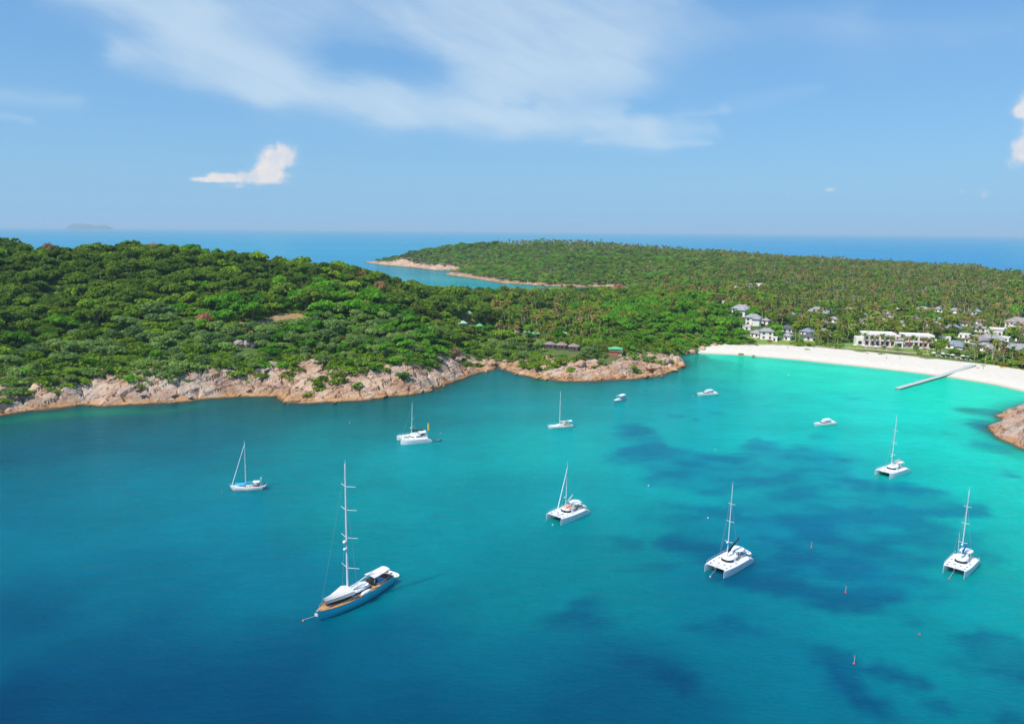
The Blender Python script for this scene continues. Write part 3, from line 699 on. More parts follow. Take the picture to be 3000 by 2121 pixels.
def palm_crown(name, m, seed, h, off, nf=15, L=3.4):
    rng = random.Random(seed); V, F_ = [], []
    for k in range(nf):
        a = 2*math.pi*k/nf + rng.uniform(-.2, .2); el = rng.choice([0.9, 0.55, 0.15, -0.25, -0.6]) + rng.uniform(-.15, .15)
        l = L*rng.uniform(.85, 1.1); p = Vector((off, 0, h)); ca, sa = math.cos(a), math.sin(a); segs = 5; w0 = 0.62
        rows = []
        for i in range(segs+1):
            t = i/segs; w = w0*math.sin(math.pi*min(0.97, t*0.9+0.12)) + 0.05
            rows.append((Vector(p), w)); e = el - 1.7*t*t
            p = p + Vector((ca*math.cos(e), sa*math.cos(e), math.sin(e)))*(l/segs)
        side = Vector((-sa, ca, 0))
        for (p0, w_0), (p1, w_1) in zip(rows, rows[1:]):
            n = len(V); dr = Vector((0, 0, -0.45))
            V += [p0+side*w_0+dr*w_0, p0, p0-side*w_0+dr*w_0, p1+side*w_1+dr*w_1, p1, p1-side*w_1+dr*w_1]
            F_ += [(n, n+1, n+4, n+3), (n+1, n+2, n+5, n+4)]
    me = bpy.data.meshes.new(name); me.from_pydata([tuple(v) for v in V], [], F_); me.materials.append(m); return me
def palm_trunk(name, m, h, off):
    b = MB(); pts = [(off*(t**1.8), 0, -1+(h+0.9)*t) for t in (0, .25, .5, .75, 1)]
    for i, (p, q_) in enumerate(zip(pts, pts[1:])): b.tube(p, q_, 0.24-0.03*i, 0.21-0.03*i, n=5)
    me = bpy.data.meshes.new(name); me.from_pydata(b.v, [], b.f); me.materials.append(m); return me
def bare_crown(name, m, seed, R=4.0, base=4.0):
    rng = np.random.default_rng(seed); n = 260; d = rng.normal(0, 1, (n, 3)); d[:, 2] = np.abs(d[:, 2]); d /= np.linalg.norm(d, axis=1)[:, None]
    P = np.array([0, 0, base]) + d*R*rng.uniform(.55, 1.05, (n, 1)); V, F_ = leaf_cards(P, d, 0.7, rng, 1.2, 3.0)
    return npmesh(name, V, F_, m, smooth=False)

BARK = mat('grey_bark', (0.16, 0.12, 0.085), 0.9, 0.3, 1.0); PBARK = mat('pale_palm_bark', (0.42, 0.33, 0.24), 0.9, 0.2, 1.0)
LM = {'deep': leafmat('deep_green_leaves', (0.147, 0.260, 0.034)), 'mid': leafmat('green_leaves', (0.217, 0.380, 0.036)), 'lush': leafmat('lush_green_leaves', (0.147, 0.400, 0.029)),
      'lime': leafmat('yellow_green_leaves', (0.237, 0.400, 0.032)), 'olive': leafmat('olive_leaves', (0.210, 0.278, 0.047)), 'grey': leafmat('grey_green_leaves', (0.245, 0.400, 0.110)),
      'brown': leafmat('dry_pinkish_twigs', (0.400, 0.253, 0.151)), 'palm': leafmat('palm_fronds', (0.210, 0.253, 0.042)), 'palmdry': leafmat('sunburnt_palm_fronds', (0.312, 0.236, 0.085)), 'palmgreen': leafmat('fresh_palm_fronds', (0.161, 0.298, 0.032))}
protos = bpy.data.collections.new('vegetation_shapes')
SPEC = []    # (name of kind, crown mesh, trunk mesh, base radius)
def addp(kind, crown, trunk): SPEC.append((kind, crown, trunk)); return len(SPEC)-1
IDX = {}
tr = [trunk_mesh('trunk_a', BARK, seed=1), trunk_mesh('trunk_b', BARK, 5.5, .24, 4, 2.6, 2)]
sd_ = 100
for lk in ('deep', 'mid', 'lush', 'lime', 'olive', 'grey'):
    for v in range(3):
        R, H, nb = [(4.4, 4.2, 8), (5.0, 3.4, 10), (3.8, 5.0, 7)][v]
        sd_ += 1; IDX.setdefault(lk, []).append(addp('tree_'+lk, crown_mesh('crown_%s' % lk, LM[lk], sd_, R, H, nb+5, 46, size=0.95, base=3.2, rb=0.36), tr[v % 2]))
for lk in ('grey', 'mid', 'lime', 'lush'):
    for v in range(2):
        sd_ += 1; IDX.setdefault('shrub_'+lk, []).append(addp('shrub_'+lk, crown_mesh('bush_%s' % lk, LM[lk], sd_, 2.6, 1.9, 9, 30, 0.68, rb=0.38, base=0.1, lean=0.35 if v else 0.1), None))
IDX['brown'] = [addp('tree_brown', bare_crown('crown_brown', LM['brown'], 5), tr[0])]
for i, (lk, h, off) in enumerate([('palm', 12, 1.4), ('palm', 14, 0.6), ('palmdry', 12.5, 1.0), ('palmgreen', 11, 1.8), ('palmdry', 10.5, 0.4), ('palm', 9.5, 1.0)]):
    IDX.setdefault(lk, []).append(addp(lk, palm_crown('fronds_'+lk, LM[lk], 300+i, h, off), palm_trunk('palm_stem', PBARK, h, off)))
for i, (k_n, cr, tk) in enumerate(SPEC):
    bmv = [np.array([v.co for v in cr.vertices])]; 
    if tk:
        # joined shape for the far-off masses only
        cv3 = [tuple(v.co) for v in cr.vertices]; cf = [tuple(p.vertices) for p in cr.polygons]; n0 = len(cv3)
        me = bpy.data.meshes.new('shape'); me.from_pydata(cv3+[tuple(v.co) for v in tk.vertices], [], cf+[tuple(j+n0 for j in p.vertices) for p in tk.polygons])
        me.materials.append(cr.materials[0]); me.materials.append(tk.materials[0])
        me.polygons.foreach_set('material_index', [0]*len(cf)+[1]*len(tk.polygons)); me.update()
    else: me = cr
    ob = bpy.data.objects.new('shape_%02d' % i, me); protos.objects.link(ob)

# ------------------------------------------------------------------ buildings: where they stand
def W(px, py, off=0.0): return hit(px, py, 400, 1700, off)
SITES = []   # (x, y, clear radius, strip toward the sea)
villas = [  # px, py of wall foot, roof width px, depth factor, storeys, roof colour, label
    (2166, 925, 54, 'g', 2, 'large grey roofed white villa high on the slope above the beach end'),
    (2205, 953, 46, 'g', 2, 'white villa with dark windows on a terrace wall just below the hillside villa'),
    (2210, 988, 34, 'g', 1, 'small grey roofed villa at the far left end of the beach'),
    (2246, 994, 40, 'g', 2, 'two storey white pavilion with grey hip roof near the left beach end'),
    (2276, 936, 32, 'g', 1, 'white villa half hidden by the dark round tree'),
    (2306, 973, 30, 'd', 1, 'white villa with dark roof tip behind the beach lawn'),
    (2303, 996, 26, 'g', 1, 'little villa with pale roof close behind the beach lawn'),
    (2396, 923, 62, 'g', 1, 'long white villa behind a lone tall palm in the palm grove'),
    (2358, 983, 34, 'b', 1, 'blue grey roofed pavilion between palms behind the lawn'),
    (2368, 998, 26, 'd', 1, 'small dark roofed hut by the beach wall'),
    (2411, 957, 30, 'p', 1, 'villa with pinkish grey roof beyond the lawn trees'),
    (2417, 985, 34, 'n', 1, 'villa with greenish grey roof partly behind a round beach tree'),
    (2485, 915, 28, 'n', 1, 'villa with weathered green grey roof deep in the palms left of the hotel'),
    (2528, 934, 28, 'b', 1, 'grey blue roofed bungalow above the hotel left wing'),
    (2530, 950, 24, 'g', 1, 'grey roofed bungalow right behind the hotel left wing'),
    (2466, 960, 24, 'b', 1, 'low bungalow in shade left of the hotel'),
    (2562, 925, 22, 'b', 1, 'narrow blue grey roofed bungalow in the palms over the hotel'),
    (2606, 930, 26, 'g', 1, 'grey bungalow roof among palms above the hotel middle'),
    (2700, 915, 32, 'n', 1, 'pale green grey roof in a gap of the palm grove'),
    (2797, 918, 26, 'n', 1, 'light green grey roof far back in the right palm grove'),
    (2668, 942, 26, 'b', 1, 'white bungalow with blue grey roof behind the hotel right wing'),
    (2722, 955, 40, 'g', 1, 'wide grey roofed bungalow behind the hotel right end'),
    (2785, 972, 44, 'b', 1, 'villa with white terrace edge above a green lawn'),
    (2832, 955, 22, 'd', 1, 'bungalow with steep dark gable in the palms'),
    (2975, 965, 58, 'p', 2, 'tall white two storey house with brownish hip roof at the right edge'),
    (2797, 1022, 46, 'b', 1, 'grey roofed beach villa behind the clipped beach bushes'),
    (2850, 1006, 52, 'p', 1, 'villa with broad mauve grey roof behind the beach'),
    (2908, 1003, 54, 'g', 1, 'villa with broad grey roof right of the mauve one'),
    (2884, 1029, 46, 'g', 1, 'grey roofed villa close behind the palms at the jetty'),
    (2986, 1038, 66, 'g', 1, 'large slate grey roof beside the beach at the right edge'),
    (2947, 1027, 40, 'g', 1, 'small slate roof left of the large slate roof'),
    (2118, 888, 24, 'w', 2, 'narrow white tower house on the wooded slope left of the resort'),
    (2157, 845, 14, 'w', 1, 'tall white wall block highest up the slope'),
    (2195, 840, 18, 'w', 1, 'small white house with one dark window high on the slope'),
      (2223, 838, 20, 'w', 1, 'low white house at the right of the slope row'),
    (2187, 968, 26, 'w', 1, 'white terrace house under the large hillside villa'), (2240, 950, 22, 'g', 1, 'little grey roofed cottage right of the hillside villas'), (2268, 1000, 18, 'w', 1, 'tiny white kiosk on the beach lawn'),
    (2345, 945, 26, 'p', 1, 'mauve roofed bungalow above the pavilion in the palms'), (2320, 930, 20, 'b', 1, 'blue grey roof above the dark tree of the villas'), (2440, 945, 26, 'g', 1, 'grey roofed bungalow left of the hotel among palms'),
    (2500, 962, 22, 'w', 1, 'small white annex at the left of the hotel roof'), (2584, 948, 24, 'g', 1, 'grey roof just above the gap between the hotel wings'), (2640, 956, 22, 'p', 1, 'mauve roof peeping over the hotel right wing'),
    (2745, 948, 26, 'g', 1, 'grey roofed bungalow up in the palms right of the hotel'), (2768, 1000, 30, 'w', 1, 'white garden house right next to the hotel end'), (2822, 990, 28, 'w', 1, 'white walled villa between the mauve roof and the hotel'),
    (2872, 972, 28, 'g', 1, 'grey roofed villa left of the flat roofed house'), (2938, 1000, 30, 'w', 1, 'white flat villa below the two storey house'), (2992, 1000, 30, 'g', 1, 'grey roofed villa at the frame edge below the two storey house'), (2868, 950, 20, 'b', 1, 'bluish roof in the palms above the flat roofed house'),
    (2640, 905, 24, 'g', 1, 'far grey roof in the palm grove above the hotel right wing'), (2748, 915, 22, 'n', 1, 'small far greenish roof in the palm grove'), (2860, 922, 24, 'g', 1, 'far grey roof in the right palm grove'), (2440, 915, 20, 'w', 1, 'small white wall in the palms right of the domed tree'),
]
VP = []
for v in villas:
    x, y, z = W(v[0], v[1]); wm = v[2]/FPX*math.hypot(x, y)
    VP.append((x, y, z, wm)); SITES.append((x, y, wm*0.62+1.6, 20 if v[0] < 2460 or v[0] > 2740 else 24))
huts = [  # px, py foot, width px, colour, storeys, label
    (1374, 930, 18, 'pale', 'pale green roofed hut highest on the ridge path'), (1355, 958, 28, 'pale', 'hut with pale whitish green gable roof on the slope'),
    (1405, 966, 20, 'green', 'small hut with fresh green roof below the pale one'), (1570, 988, 30, 'green', 'bright green hip roofed pavilion above the brown bungalow row'),
    (1654, 990, 28, 'pale', 'light green roofed pavilion right of the bright green one'), (1544, 983, 20, 'green', 'small green roof half hidden by bushes left of the bright pavilion')]
HP = []
for v in huts:
    x, y, z = W(v[0], v[1]); HP.append((x, y, z, v[2]/FPX*math.hypot(x, y))); SITES.append((x, y, 6, 22))
rows = [(1522, 1008), (1550, 1011), (1579, 1014), (1611, 1019), (1645, 1022), (1681, 1026)]
RP = [W(*p) for p in rows]
for p in RP: SITES.append((p[0], p[1], 5.5, 20))
pB = W(1507, 983); SITES.append((pB[0], pB[1], 5, 8))
pRed = W(1803, 1040); SITES.append((pRed[0], pRed[1], 7, 22))
hA = W(2530, 1014); hB = W(2728, 1022)
for t in np.linspace(-.05, 1.08, 9): SITES.append((hA[0]+(hB[0]-hA[0])*t, hA[1]+(hB[1]-hA[1])*t+4, 12, 20))
pF = W(2910, 984); SITES.append((pF[0], pF[1], 8, 14))
pOut = W(720, 1018); SITES.append((pOut[0], pOut[1], 7, 15))

# ------------------------------------------------------------------ scatter
def jgrid(x0, x1, y0, y1, c, rng):
    xs = np.arange(x0, x1, c); ys = np.arange(y0, y1, c); X_, Y_ = np.meshgrid(xs, ys)
    X_ = X_ + rng.uniform(-.45, .45, X_.shape)*c; Y_ = Y_ + rng.uniform(-.45, .45, Y_.shape)*c
    return X_.ravel(), Y_.ravel()
def project(x, y, z):
    vx, vy, vz = x, y, z-CAM_H
    w = vx*Fw[0]+vy*Fw[1]+vz*Fw[2]
    return 1500+FPX*(vx*Rt[0]+vy*Rt[1]+vz*Rt[2])/w, 1060.5-FPX*(vx*Up[0]+vy*Up[1]+vz*Up[2])/w
def open_land(x, y, s, k):
    ok = s > 1.5
    tuft = (fbm(x/9, y/9, 57, 3) > 0.14) & (s > 8)
    ok &= ~inpoly(ROCKPOLY, x, y) | (tuft & (rng.random(len(x)) < 0.75))
    ok &= ~inpoly(SANDPOLY, x, y)
    ok &= ~((k == 3) & (s < 15 + 8*fbm(x/40, y/40, 51, 2)))
    ok &= ~((k == 2) & (s < 45))
    ok &= ~((k == 1) & (s < 9))
    for (p, r_) in DIRT: ok &= np.hypot(x-p[0], (y-p[1])*1.0) > r_*0.62
    d_ = np.hypot(x, y)
    for (sx_, sy_, r_, st) in SITES:
        dx, dy = x-sx_, y-sy_; L_ = math.hypot(sx_, sy_); ux, uy = sx_/L_, sy_/L_
        al = -(dx*ux+dy*uy); ac = np.abs(-dx*uy+dy*ux)
        ok &= ~((al > -r_) & (al < r_+st) & (ac < r_*0.95))
    return ok
def nearp(x, y, P_, r_): 
    m_ = np.zeros(len(x), bool)
    for p in P_: m_ |= np.hypot(x-p[0], y-p[1]) < r_
    return m_
T = []   # rows: x y z kindindex sx sy sz rx ry rz
def emit(x, y, z, idx, sc_, asp, rx, ry, rz):
    T.append(np.stack([x, y, z, idx, sc_*rng.uniform(.8, 1.28, len(x)), sc_*rng.uniform(.78, 1.15, len(x)), sc_*asp*rng.uniform(.85, 1.1, len(x)), rx, ry, rz], 1))
def choose(names, u):
    out_ = np.zeros(len(u), int)
    for i in range(len(u)):
        L_ = IDX[names[i]]; out_[i] = L_[int(u[i]*len(L_)) % len(L_)]
    return out_
rng = np.random.default_rng(5)
def hide_back(x, y, z):
    """keep what lies within the view and a margin round it"""
    px, py = project(x, y, z+6); return (px > -260) & (px < 3260) & (y > 200)
# 1 jungle of the near headland and isthmus
x, y = jgrid(-420, 420, 330, 1010, 6.6, rng); s, k = sdist(x, y)
m_ = open_land(x, y, s, k) & (k != 3); x, y, s, k = x[m_], y[m_], s[m_], k[m_]; z = height(x, y, s, k)
m_ = hide_back(x, y, z); x, y, s, k, z = x[m_], y[m_], s[m_], k[m_], z[m_]
px, py = project(x, y, z+5)
# patches of kind, laid out over the ground
n1 = fbm(x/38, y/38, 201, 4); n2_ = fbm(x/60, y/60, 205, 3); n3 = rng.random(len(x))
centres = {'lime': [(500, 880, 45), (330, 1020, 22), (430, 940, 30), (1290, 1000, 20), (640, 1000, 15), (580, 1030, 18)],
           'lush': [(1100, 960, 45), (1180, 1040, 40), (780, 1000, 35), (1200, 1000, 30), (1000, 1010, 20), (1050, 900, 30), (650, 880, 30), (900, 860, 30), (1960, 900, 70), (2080, 960, 60), (1900, 940, 50), (2060, 1000, 40), (130, 980, 20), (2120, 930, 35)],
           'grey': [(980, 980, 45), (1040, 1010, 30), (130, 1090, 45), (320, 1040, 30), (600, 1050, 40), (450, 980, 25), (1500, 1030, 30), (1560, 1035, 25), (1620, 1040, 25), (1740, 1030, 18), (1330, 1000, 18), (260, 1060, 20), (820, 960, 22)],
           'deep': [(250, 760, 80), (700, 800, 50), (100, 960, 40), (1500, 900, 60), (1400, 880, 50), (1250, 880, 40), (800, 840, 40), (360, 830, 50), (1460, 960, 25), (50, 830, 40)]}
reg = np.full(len(x), '', dtype='U6')
for kk, L_ in centres.items():
    for (cx, cy, r_) in L_:
        c = hit(cx, cy, off=3); mm = np.hypot(x-c[0]+8*n1, (y-c[1])*0.8) < r_*(0.8+0.5*n2_); reg[mm & (rng.random(len(x)) < (0.5 if kk == 'grey' else 0.68))] = kk
names = []
for i in range(len(x)):
    if reg[i]: nm = reg[i]
    else:
        v = n1[i]*0.9 + n2_[i]*0.5 + (n3[i]-0.5)*0.9
        nm = 'deep' if v < -0.2 else ('mid' if v < 0.1 else ('olive' if v < 0.24 else ('lush' if v < 0.42 else 'lime')))
    names.append(nm)
edge = s < 34
names = np.array(names, dtype='U12')
for i in range(len(x)):
    if (edge[i] and k[i] != 1 and x[i] < 60 and rng.random() < 0.55): names[i] = {'deep': 'shrub_mid', 'mid': 'shrub_mid', 'olive': 'shrub_lime', 'lime': 'shrub_lime', 'lush': 'shrub_lush', 'grey': 'shrub_grey'}[names[i]]
    elif k[i] != 1 and rng.random() < 0.005: names[i] = 'brown'
# palms in the isthmus grove
grove = (px > 1440) & (px < 1790) & (y > 545) & (y < 800)
for i in np.where(grove)[0]:
    if rng.random() < (0.6 if y[i] < 680 else 0.3): names[i] = rng.choice(['palm', 'palmdry', 'palm', 'palmgreen'])
isr = k == 1; beachzone = (x > 170)
pr = (x > 175) & (y > 480)
for i in np.where(pr)[0]:
    if names[i].startswith('shrub'): names[i] = 'mid'
    if reg[i] != 'lush' and rng.random() < 0.55: names[i] = rng.choice(['palm', 'palmdry', 'palmgreen', 'palm'])
big_ = np.where(np.char.startswith(names, 'shrub'), rng.uniform(0.9, 1.6, len(x)), 0.62+0.85*rng.random(len(x))**1.6)
slope = sstep(25, 110, s); big_ = np.where(np.char.startswith(names, 'shrub') | np.char.startswith(names, 'palm'), big_, big_*(0.62+0.38*slope))
big_[np.char.startswith(names, 'palm')] = rng.uniform(.8, 1.1, np.char.startswith(names, 'palm').sum())
ish = ~np.char.startswith(names, 'palm')
giants = ish & (rng.random(len(x)) < 0.05) & (s > 50); big_[giants] *= 1.4
lean = np.where(ish, 0.16, 0.03)
wind = ish & (s < 120) & (k != 1) & (x < 40)
big_ = big_*np.where(wind, 1.12, 1.0)
emit(x, y, z-0.4, choose(names, rng.random(len(x))), big_, rng.uniform(.8, 1.15, len(x)), rng.normal(0, 1, len(x))*lean*0.6, lean*rng.uniform(0, 1.6, len(x)), np.where(wind, rng.normal(0.87, 0.22, len(x)), rng.uniform(0, 6.28, len(x))))
T[-1][wind, 4] *= 1.3; T[-1][wind, 5] *= 0.9; T[-1][wind | ish, 6] *= 1.14
# 2 undergrowth that closes the gaps
x, y = jgrid(-420, 420, 330, 800, 4.2, rng); s, k = sdist(x, y); m_ = open_land(x, y, s, k) & (k != 3); x, y, s, k = x[m_], y[m_], s[m_], k[m_]
z = height(x, y, s, k); m_ = hide_back(x, y, z) & ((s < 80) | (rng.random(len(x)) < 0.8)); x, y, s, k, z = x[m_], y[m_], s[m_], k[m_], z[m_]
n1 = fbm(x/30, y/30, 231, 3)
nm = np.where(n1 < -0.3, 'shrub_grey', np.where(n1 < 0.25, 'shrub_mid', np.where(n1 < 0.4, 'shrub_lush', 'shrub_lime')))
emit(x, y, z-0.3, choose(nm, rng.random(len(x))), rng.uniform(.7, 1.35, len(x)), rng.uniform(.7, 1.2, len(x)), rng.normal(0, .12, len(x)), rng.uniform(0, .5, len(x)), rng.normal(.87, .3, len(x)))
T[-1][:, 4] *= 1.25; T[-1][:, 6] *= 1.2
# 3 far peninsula and the palm plain
x, y = jgrid(-420, 1500, 640, 1960, 8.6, rng); s, k = sdist(x, y)
m_ = open_land(x, y, s, k) & ((k == 3) | (y > 1010) | (x > 420)); x, y, s, k = x[m_], y[m_], s[m_], k[m_]; z = height(x, y, s, k)
m_ = hide_back(x, y, z); x, y, s, k, z = x[m_], y[m_], s[m_], k[m_], z[m_]
px, py = project(x, y, z+8)
n1 = fbm(x/70, y/110, 241, 4); n3 = rng.random(len(x))
palmy = np.clip(sstep(1750, 2500, px)*0.75 + 0.55*sstep(30, 44, z)*sstep(1400, 1600, px) + n1*0.75, 0, .9)
palmy *= sstep(1250, 1500, px)
names = []
for i in range(len(x)):
    if n3[i] < palmy[i]: names.append(rng.choice(['palm', 'palmdry', 'palm', 'palmgreen', 'palm', 'palmgreen']))
    else:
        v = n1[i] + rng.normal(0, .22); names.append('deep' if v < -0.2 else ('mid' if v < 0.1 else ('lush' if v < 0.3 else ('olive' if v < 0.4 else 'lime'))))
names = np.array(names, dtype='U12'); isp = np.char.startswith(names, 'palm')
gi = (rng.random(len(x)) < 0.03)
emit(x, y, z-0.4, choose(names, rng.random(len(x))), np.where(isp, rng.uniform(.6, 1.2, len(x)), rng.uniform(.7, 1.35, len(x))*np.where(gi, 1.6, 1)), rng.uniform(.8, 1.1, len(x)), rng.normal(0, .09, len(x)), rng.normal(0, .09, len(x)), rng.uniform(0, 6.28, len(x)))
# low growth beneath the palms
x, y = jgrid(150, 1500, 480, 1500, 8.0, rng); s, k = sdist(x, y); m_ = open_land(x, y, s, k); x, y, s, k = x[m_], y[m_], s[m_], k[m_]; z = height(x, y, s, k)
m_ = hide_back(x, y, z); x, y, s, k, z = x[m_], y[m_], s[m_], k[m_], z[m_]
nm = np.array(['deep', 'mid', 'shrub_mid', 'shrub_mid', 'olive', 'shrub_grey', 'shrub_lush'])[rng.integers(0, 7, len(x))]
emit(x, y, z-1.2, choose(nm, rng.random(len(x))), rng.uniform(.5, .85, len(x)), rng.uniform(.7, 1.0, len(x)), rng.normal(0, .05, len(x)), rng.normal(0, .05, len(x)), rng.uniform(0, 6.28, len(x)))
T = np.vstack(T)
kinds = np.array([SPEC[int(i)][0] for i in T[:, 3]])
# planted singly where the photograph shows them: (px, py of foot, kind, scale)
single = [(1675, 1008, 'deep', 1.15, 'dark cone shaped tree between the two green pavilions'), (2742, 1038, 'lime', 1.15, 'broad light green clipped tree at the right end of the hotel'), (2800, 1046, 'lime', .95, 'light green round tree over the beach loungers'),
          (2420, 1010, 'olive', 1.2, 'spreading olive green tree standing on the beach edge'), (2322, 965, 'deep', 1.6, 'large dark tree in the middle of the villas'), (2345, 955, 'deep', 1.3, 'dark tree right of the largest dark one among the villas'),
          (2438, 918, 'lush', 1.5, 'bright domed tree behind the long white villa'), (2590, 1025, 'lime', .5, 'small round light green tree left of the hotel porch'), (2628, 1026, 'lime', .55, 'small round tree right of the hotel porch'),
          (2685, 1029, 'lime', .7, 'wide clipped tree before the hotel right wing'), (1815, 865, 'brown', 2.0, 'large leafless pinkish tree on the isthmus'), (1780, 880, 'brown', 1.5, 'smaller leafless tree left of the large bare one'),
          (1114, 865, 'brown', 1.4, 'bare purplish tree near the ridge of the headland'), (1547, 975, 'lime', .95, 'yellow green round tree left of the bright green pavilion'), (1612, 1000, 'lime', 1.0, 'leafy light green tree between the two pavilions'),
          (2255, 1010, 'olive', .6, 'low olive bush on the lawn by the beach'), (2985, 1072, 'deep', .8, 'dark clipped bush by the sand at the right edge')]
SROWS = []
for (a, b, kd, s_, lb) in single:
    p = W(a, b); SROWS.append((p, kd, s_, lb))
# ---- the nearest few hundred of each kind stand singly; the rest are masses
dist = np.hypot(T[:, 0], T[:, 1]); ppx, ppy = project(T[:, 0], T[:, 1], T[:, 2]+5)
inview = (ppx > 10) & (ppx < 2990)
fam = np.where(np.char.startswith(kinds, 'palm'), 'palm', np.where(np.char.startswith(kinds, 'shrub'), 'shrub', 'tree'))
# seen from above the slope: those not tucked behind the nearer canopy
size = T[:, 4]*np.where(fam == 'shrub', 0.5, 1.0)/dist
indiv = np.zeros(len(T), bool)
for f_, q_ in (('palm', 285), ('shrub', 285), ('tree', 280)):
    c = np.where((fam == f_) & inview)[0]
    if f_ == 'shrub': c = c[T[c, 4] > 1.0]
    c = c[np.argsort(-size[c])][:q_]; indiv[c] = True
LBL = {'tree_deep': 'dark green jungle tree on the slope above the granite shore', 'tree_mid': 'mid green leafy tree on the slope above the granite shore', 'tree_lush': 'fresh bright green tree on the slope above the shore',
       'tree_lime': 'yellow green tree on the sunlit slope of the headland', 'tree_olive': 'olive brown tinged tree on the headland slope', 'tree_grey': 'grey green tree near the rocks of the headland', 'tree_brown': 'leafless pinkish brown tree among the green crowns',
       'shrub_grey': 'grey green wind bent bush at the top of the granite rocks', 'shrub_mid': 'green bush rooted just above the granite rocks', 'shrub_lime': 'yellow green wind combed bush by the granite rocks', 'shrub_lush': 'bright green bush at the upper edge of the rocks',
       'palm': 'tall coconut palm with olive fronds among the resort palms', 'palmdry': 'coconut palm with sunburnt brownish fronds in the grove', 'palmgreen': 'coconut palm with fresh green fronds near the resort'}
CATN = {'tree': 'tree', 'shrub': 'bush', 'palm': 'palm tree'}; NMN = {'tree': 'jungle_tree', 'shrub': 'bush', 'palm': 'coconut_palm'}
MARKS = [(120, 1100, 'above the shore rocks farthest to the left'), (330, 1070, 'above the pale slab rocks of the left shore'), (620, 1060, 'below the bare rock face in the slope'), (750, 940, 'beside the bare earth clearing'),
         (850, 1040, 'above the wedge of jutting shore rocks'), (1050, 1060, 'above the broad rocks behind the tall teal yacht'), (1250, 1040, 'in the green hollow by the rocky cleft'), (1420, 1000, 'by the cleft in the shore rocks'), (1360, 940, 'near the pale roofed huts on the slope'),
         (1560, 1020, 'beside the brown roofed bungalow row'), (1740, 1030, 'between the bungalow row and the red walled pavilion'), (1600, 930, 'in the palm grove behind the bungalows'), (1900, 1000, 'above the boulders of the headland tip'), (2060, 970, 'on the wooded slope beside the left beach end'), (2190, 930, 'around the hillside villas'),
         (2300, 960, 'among the small villas behind the lawn'), (2420, 960, 'between the small villas and the hotel'), (2530, 950, 'behind the left wing of the white hotel'), (2680, 950, 'behind the right wing of the white hotel'), (2780, 980, 'in the gardens right of the hotel'), (2900, 1010, 'around the broad grey roofs near the jetty'), (2980, 960, 'by the brownish roofed two storey house'),
         (90, 960, 'on the left slope close to the frame edge'), (200, 900, 'on the upper left slope'), (330, 960, 'half way up the left slope'), (460, 1010, 'on the lower left slope over the pale slabs'), (180, 1030, 'on the lower slope near the left frame edge'), (450, 870, 'high on the middle of the left hill'), (1480, 960, 'behind the green pavilions'), (1480, 900, 'in the dark wood of the isthmus'), (1700, 960, 'in the right part of the isthmus grove'), (1550, 890, 'in the back of the isthmus grove'), (1850, 930, 'in the bright wood right of the isthmus grove'), (880, 980, 'right of the bare earth clearing'), (1120, 1000, 'above the right part of the broad rocks'), (1330, 1000, 'left of the rocky cleft'), (600, 940, 'in the bright green middle of the left slope'), (1000, 950, 'on the slope above the broad rocks'), (2100, 880, 'near the white tower house')]
MARKW = [(hit(a, b)[:2], t) for a, b, t in MARKS]
SHORT = {'tree_deep': 'dark green jungle tree', 'tree_mid': 'mid green leafy tree', 'tree_lush': 'fresh bright green tree', 'tree_lime': 'yellow green tree', 'tree_olive': 'olive tinged tree', 'tree_grey': 'grey green tree', 'tree_brown': 'leafless pinkish brown tree',
         'shrub_grey': 'grey green wind bent bush', 'shrub_mid': 'green bush', 'shrub_lime': 'yellow green wind combed bush', 'shrub_lush': 'bright green bush', 'palm': 'olive green coconut palm', 'palmdry': 'brownish coconut palm', 'palmgreen': 'fresh green coconut palm'}
def where(kd, x, y, s_=1.0):
    p = min(MARKW, key=lambda m: (m[0][0]-x)**2+(m[0][1]-y)**2); return ('large ' if s_ > 1.3 else 'small ' if s_ < .85 else '')+SHORT[kd]+' '+p[1]
def plant(row, label=None, group=None):
    i = int(row[3]); kd, cr, tk = SPEC[i]; f_ = 'palm' if kd.startswith('palm') else ('shrub' if kd.startswith('shrub') else 'tree')
    if tk is None:
        o = bpy.data.objects.new(NMN[f_], cr)
    else:
        o = bpy.data.objects.new(NMN[f_], None)
        a = bpy.data.objects.new('trunk', tk); b = bpy.data.objects.new('crown', cr)
        for c in (a, b): col.objects.link(c); c.parent = o
    col.objects.link(o)
    o.location = row[0:3]; o.scale = row[4:7]; o.rotation_euler = row[7:10]
    lb_ = label or where(kd, row[0], row[1], (row[4]+row[5])/2); tag(o, lb_, CATN[f_], group if group is not None else lb_+', several alike')
    return o
for r_ in T[indiv]: plant(r_)
for (p, kd, s_, lb) in SROWS:
    o = plant([p[0], p[1], p[2]-0.3, IDX[kd][0], s_, s_, s_*0.95, 0, 0, 1.0], lb); del o['group']
for i, (a, b) in enumerate([(2522, 1012), (2548, 1014), (2588, 1015), (2612, 1018), (2663, 1022), (2709, 1026), (2535, 1010), (2562, 1014), (2577, 1016), (2600, 1014), (2633, 1016), (2650, 1019), (2675, 1020), (2697, 1022), (2720, 1026)]):
    p = g(a, b, 1.7); plant([p[0], p[1]-2, 1.6, IDX['palm'][2] if i % 2 else IDX['palmgreen'][0], .75, .75, .78, 0, 0, i*1.3], 'short palm with dark fronds in the row before the white hotel', 'short palms in front of the white hotel')
for i, (a, b) in enumerate([(2855, 1056), (2886, 1062), (2893, 1060), (2925, 1064), (2940, 1066), (2965, 1070), (2912, 1050)]):
    p = g(a, b, 1.7); plant([p[0], p[1], 1.6, IDX['palmdry'][i % 2], .7, .7, .7, 0, 0, i*1.1], 'stout palm with brownish fronds at the top of the sand near the jetty', 'palms at the top of the sand near the jetty')

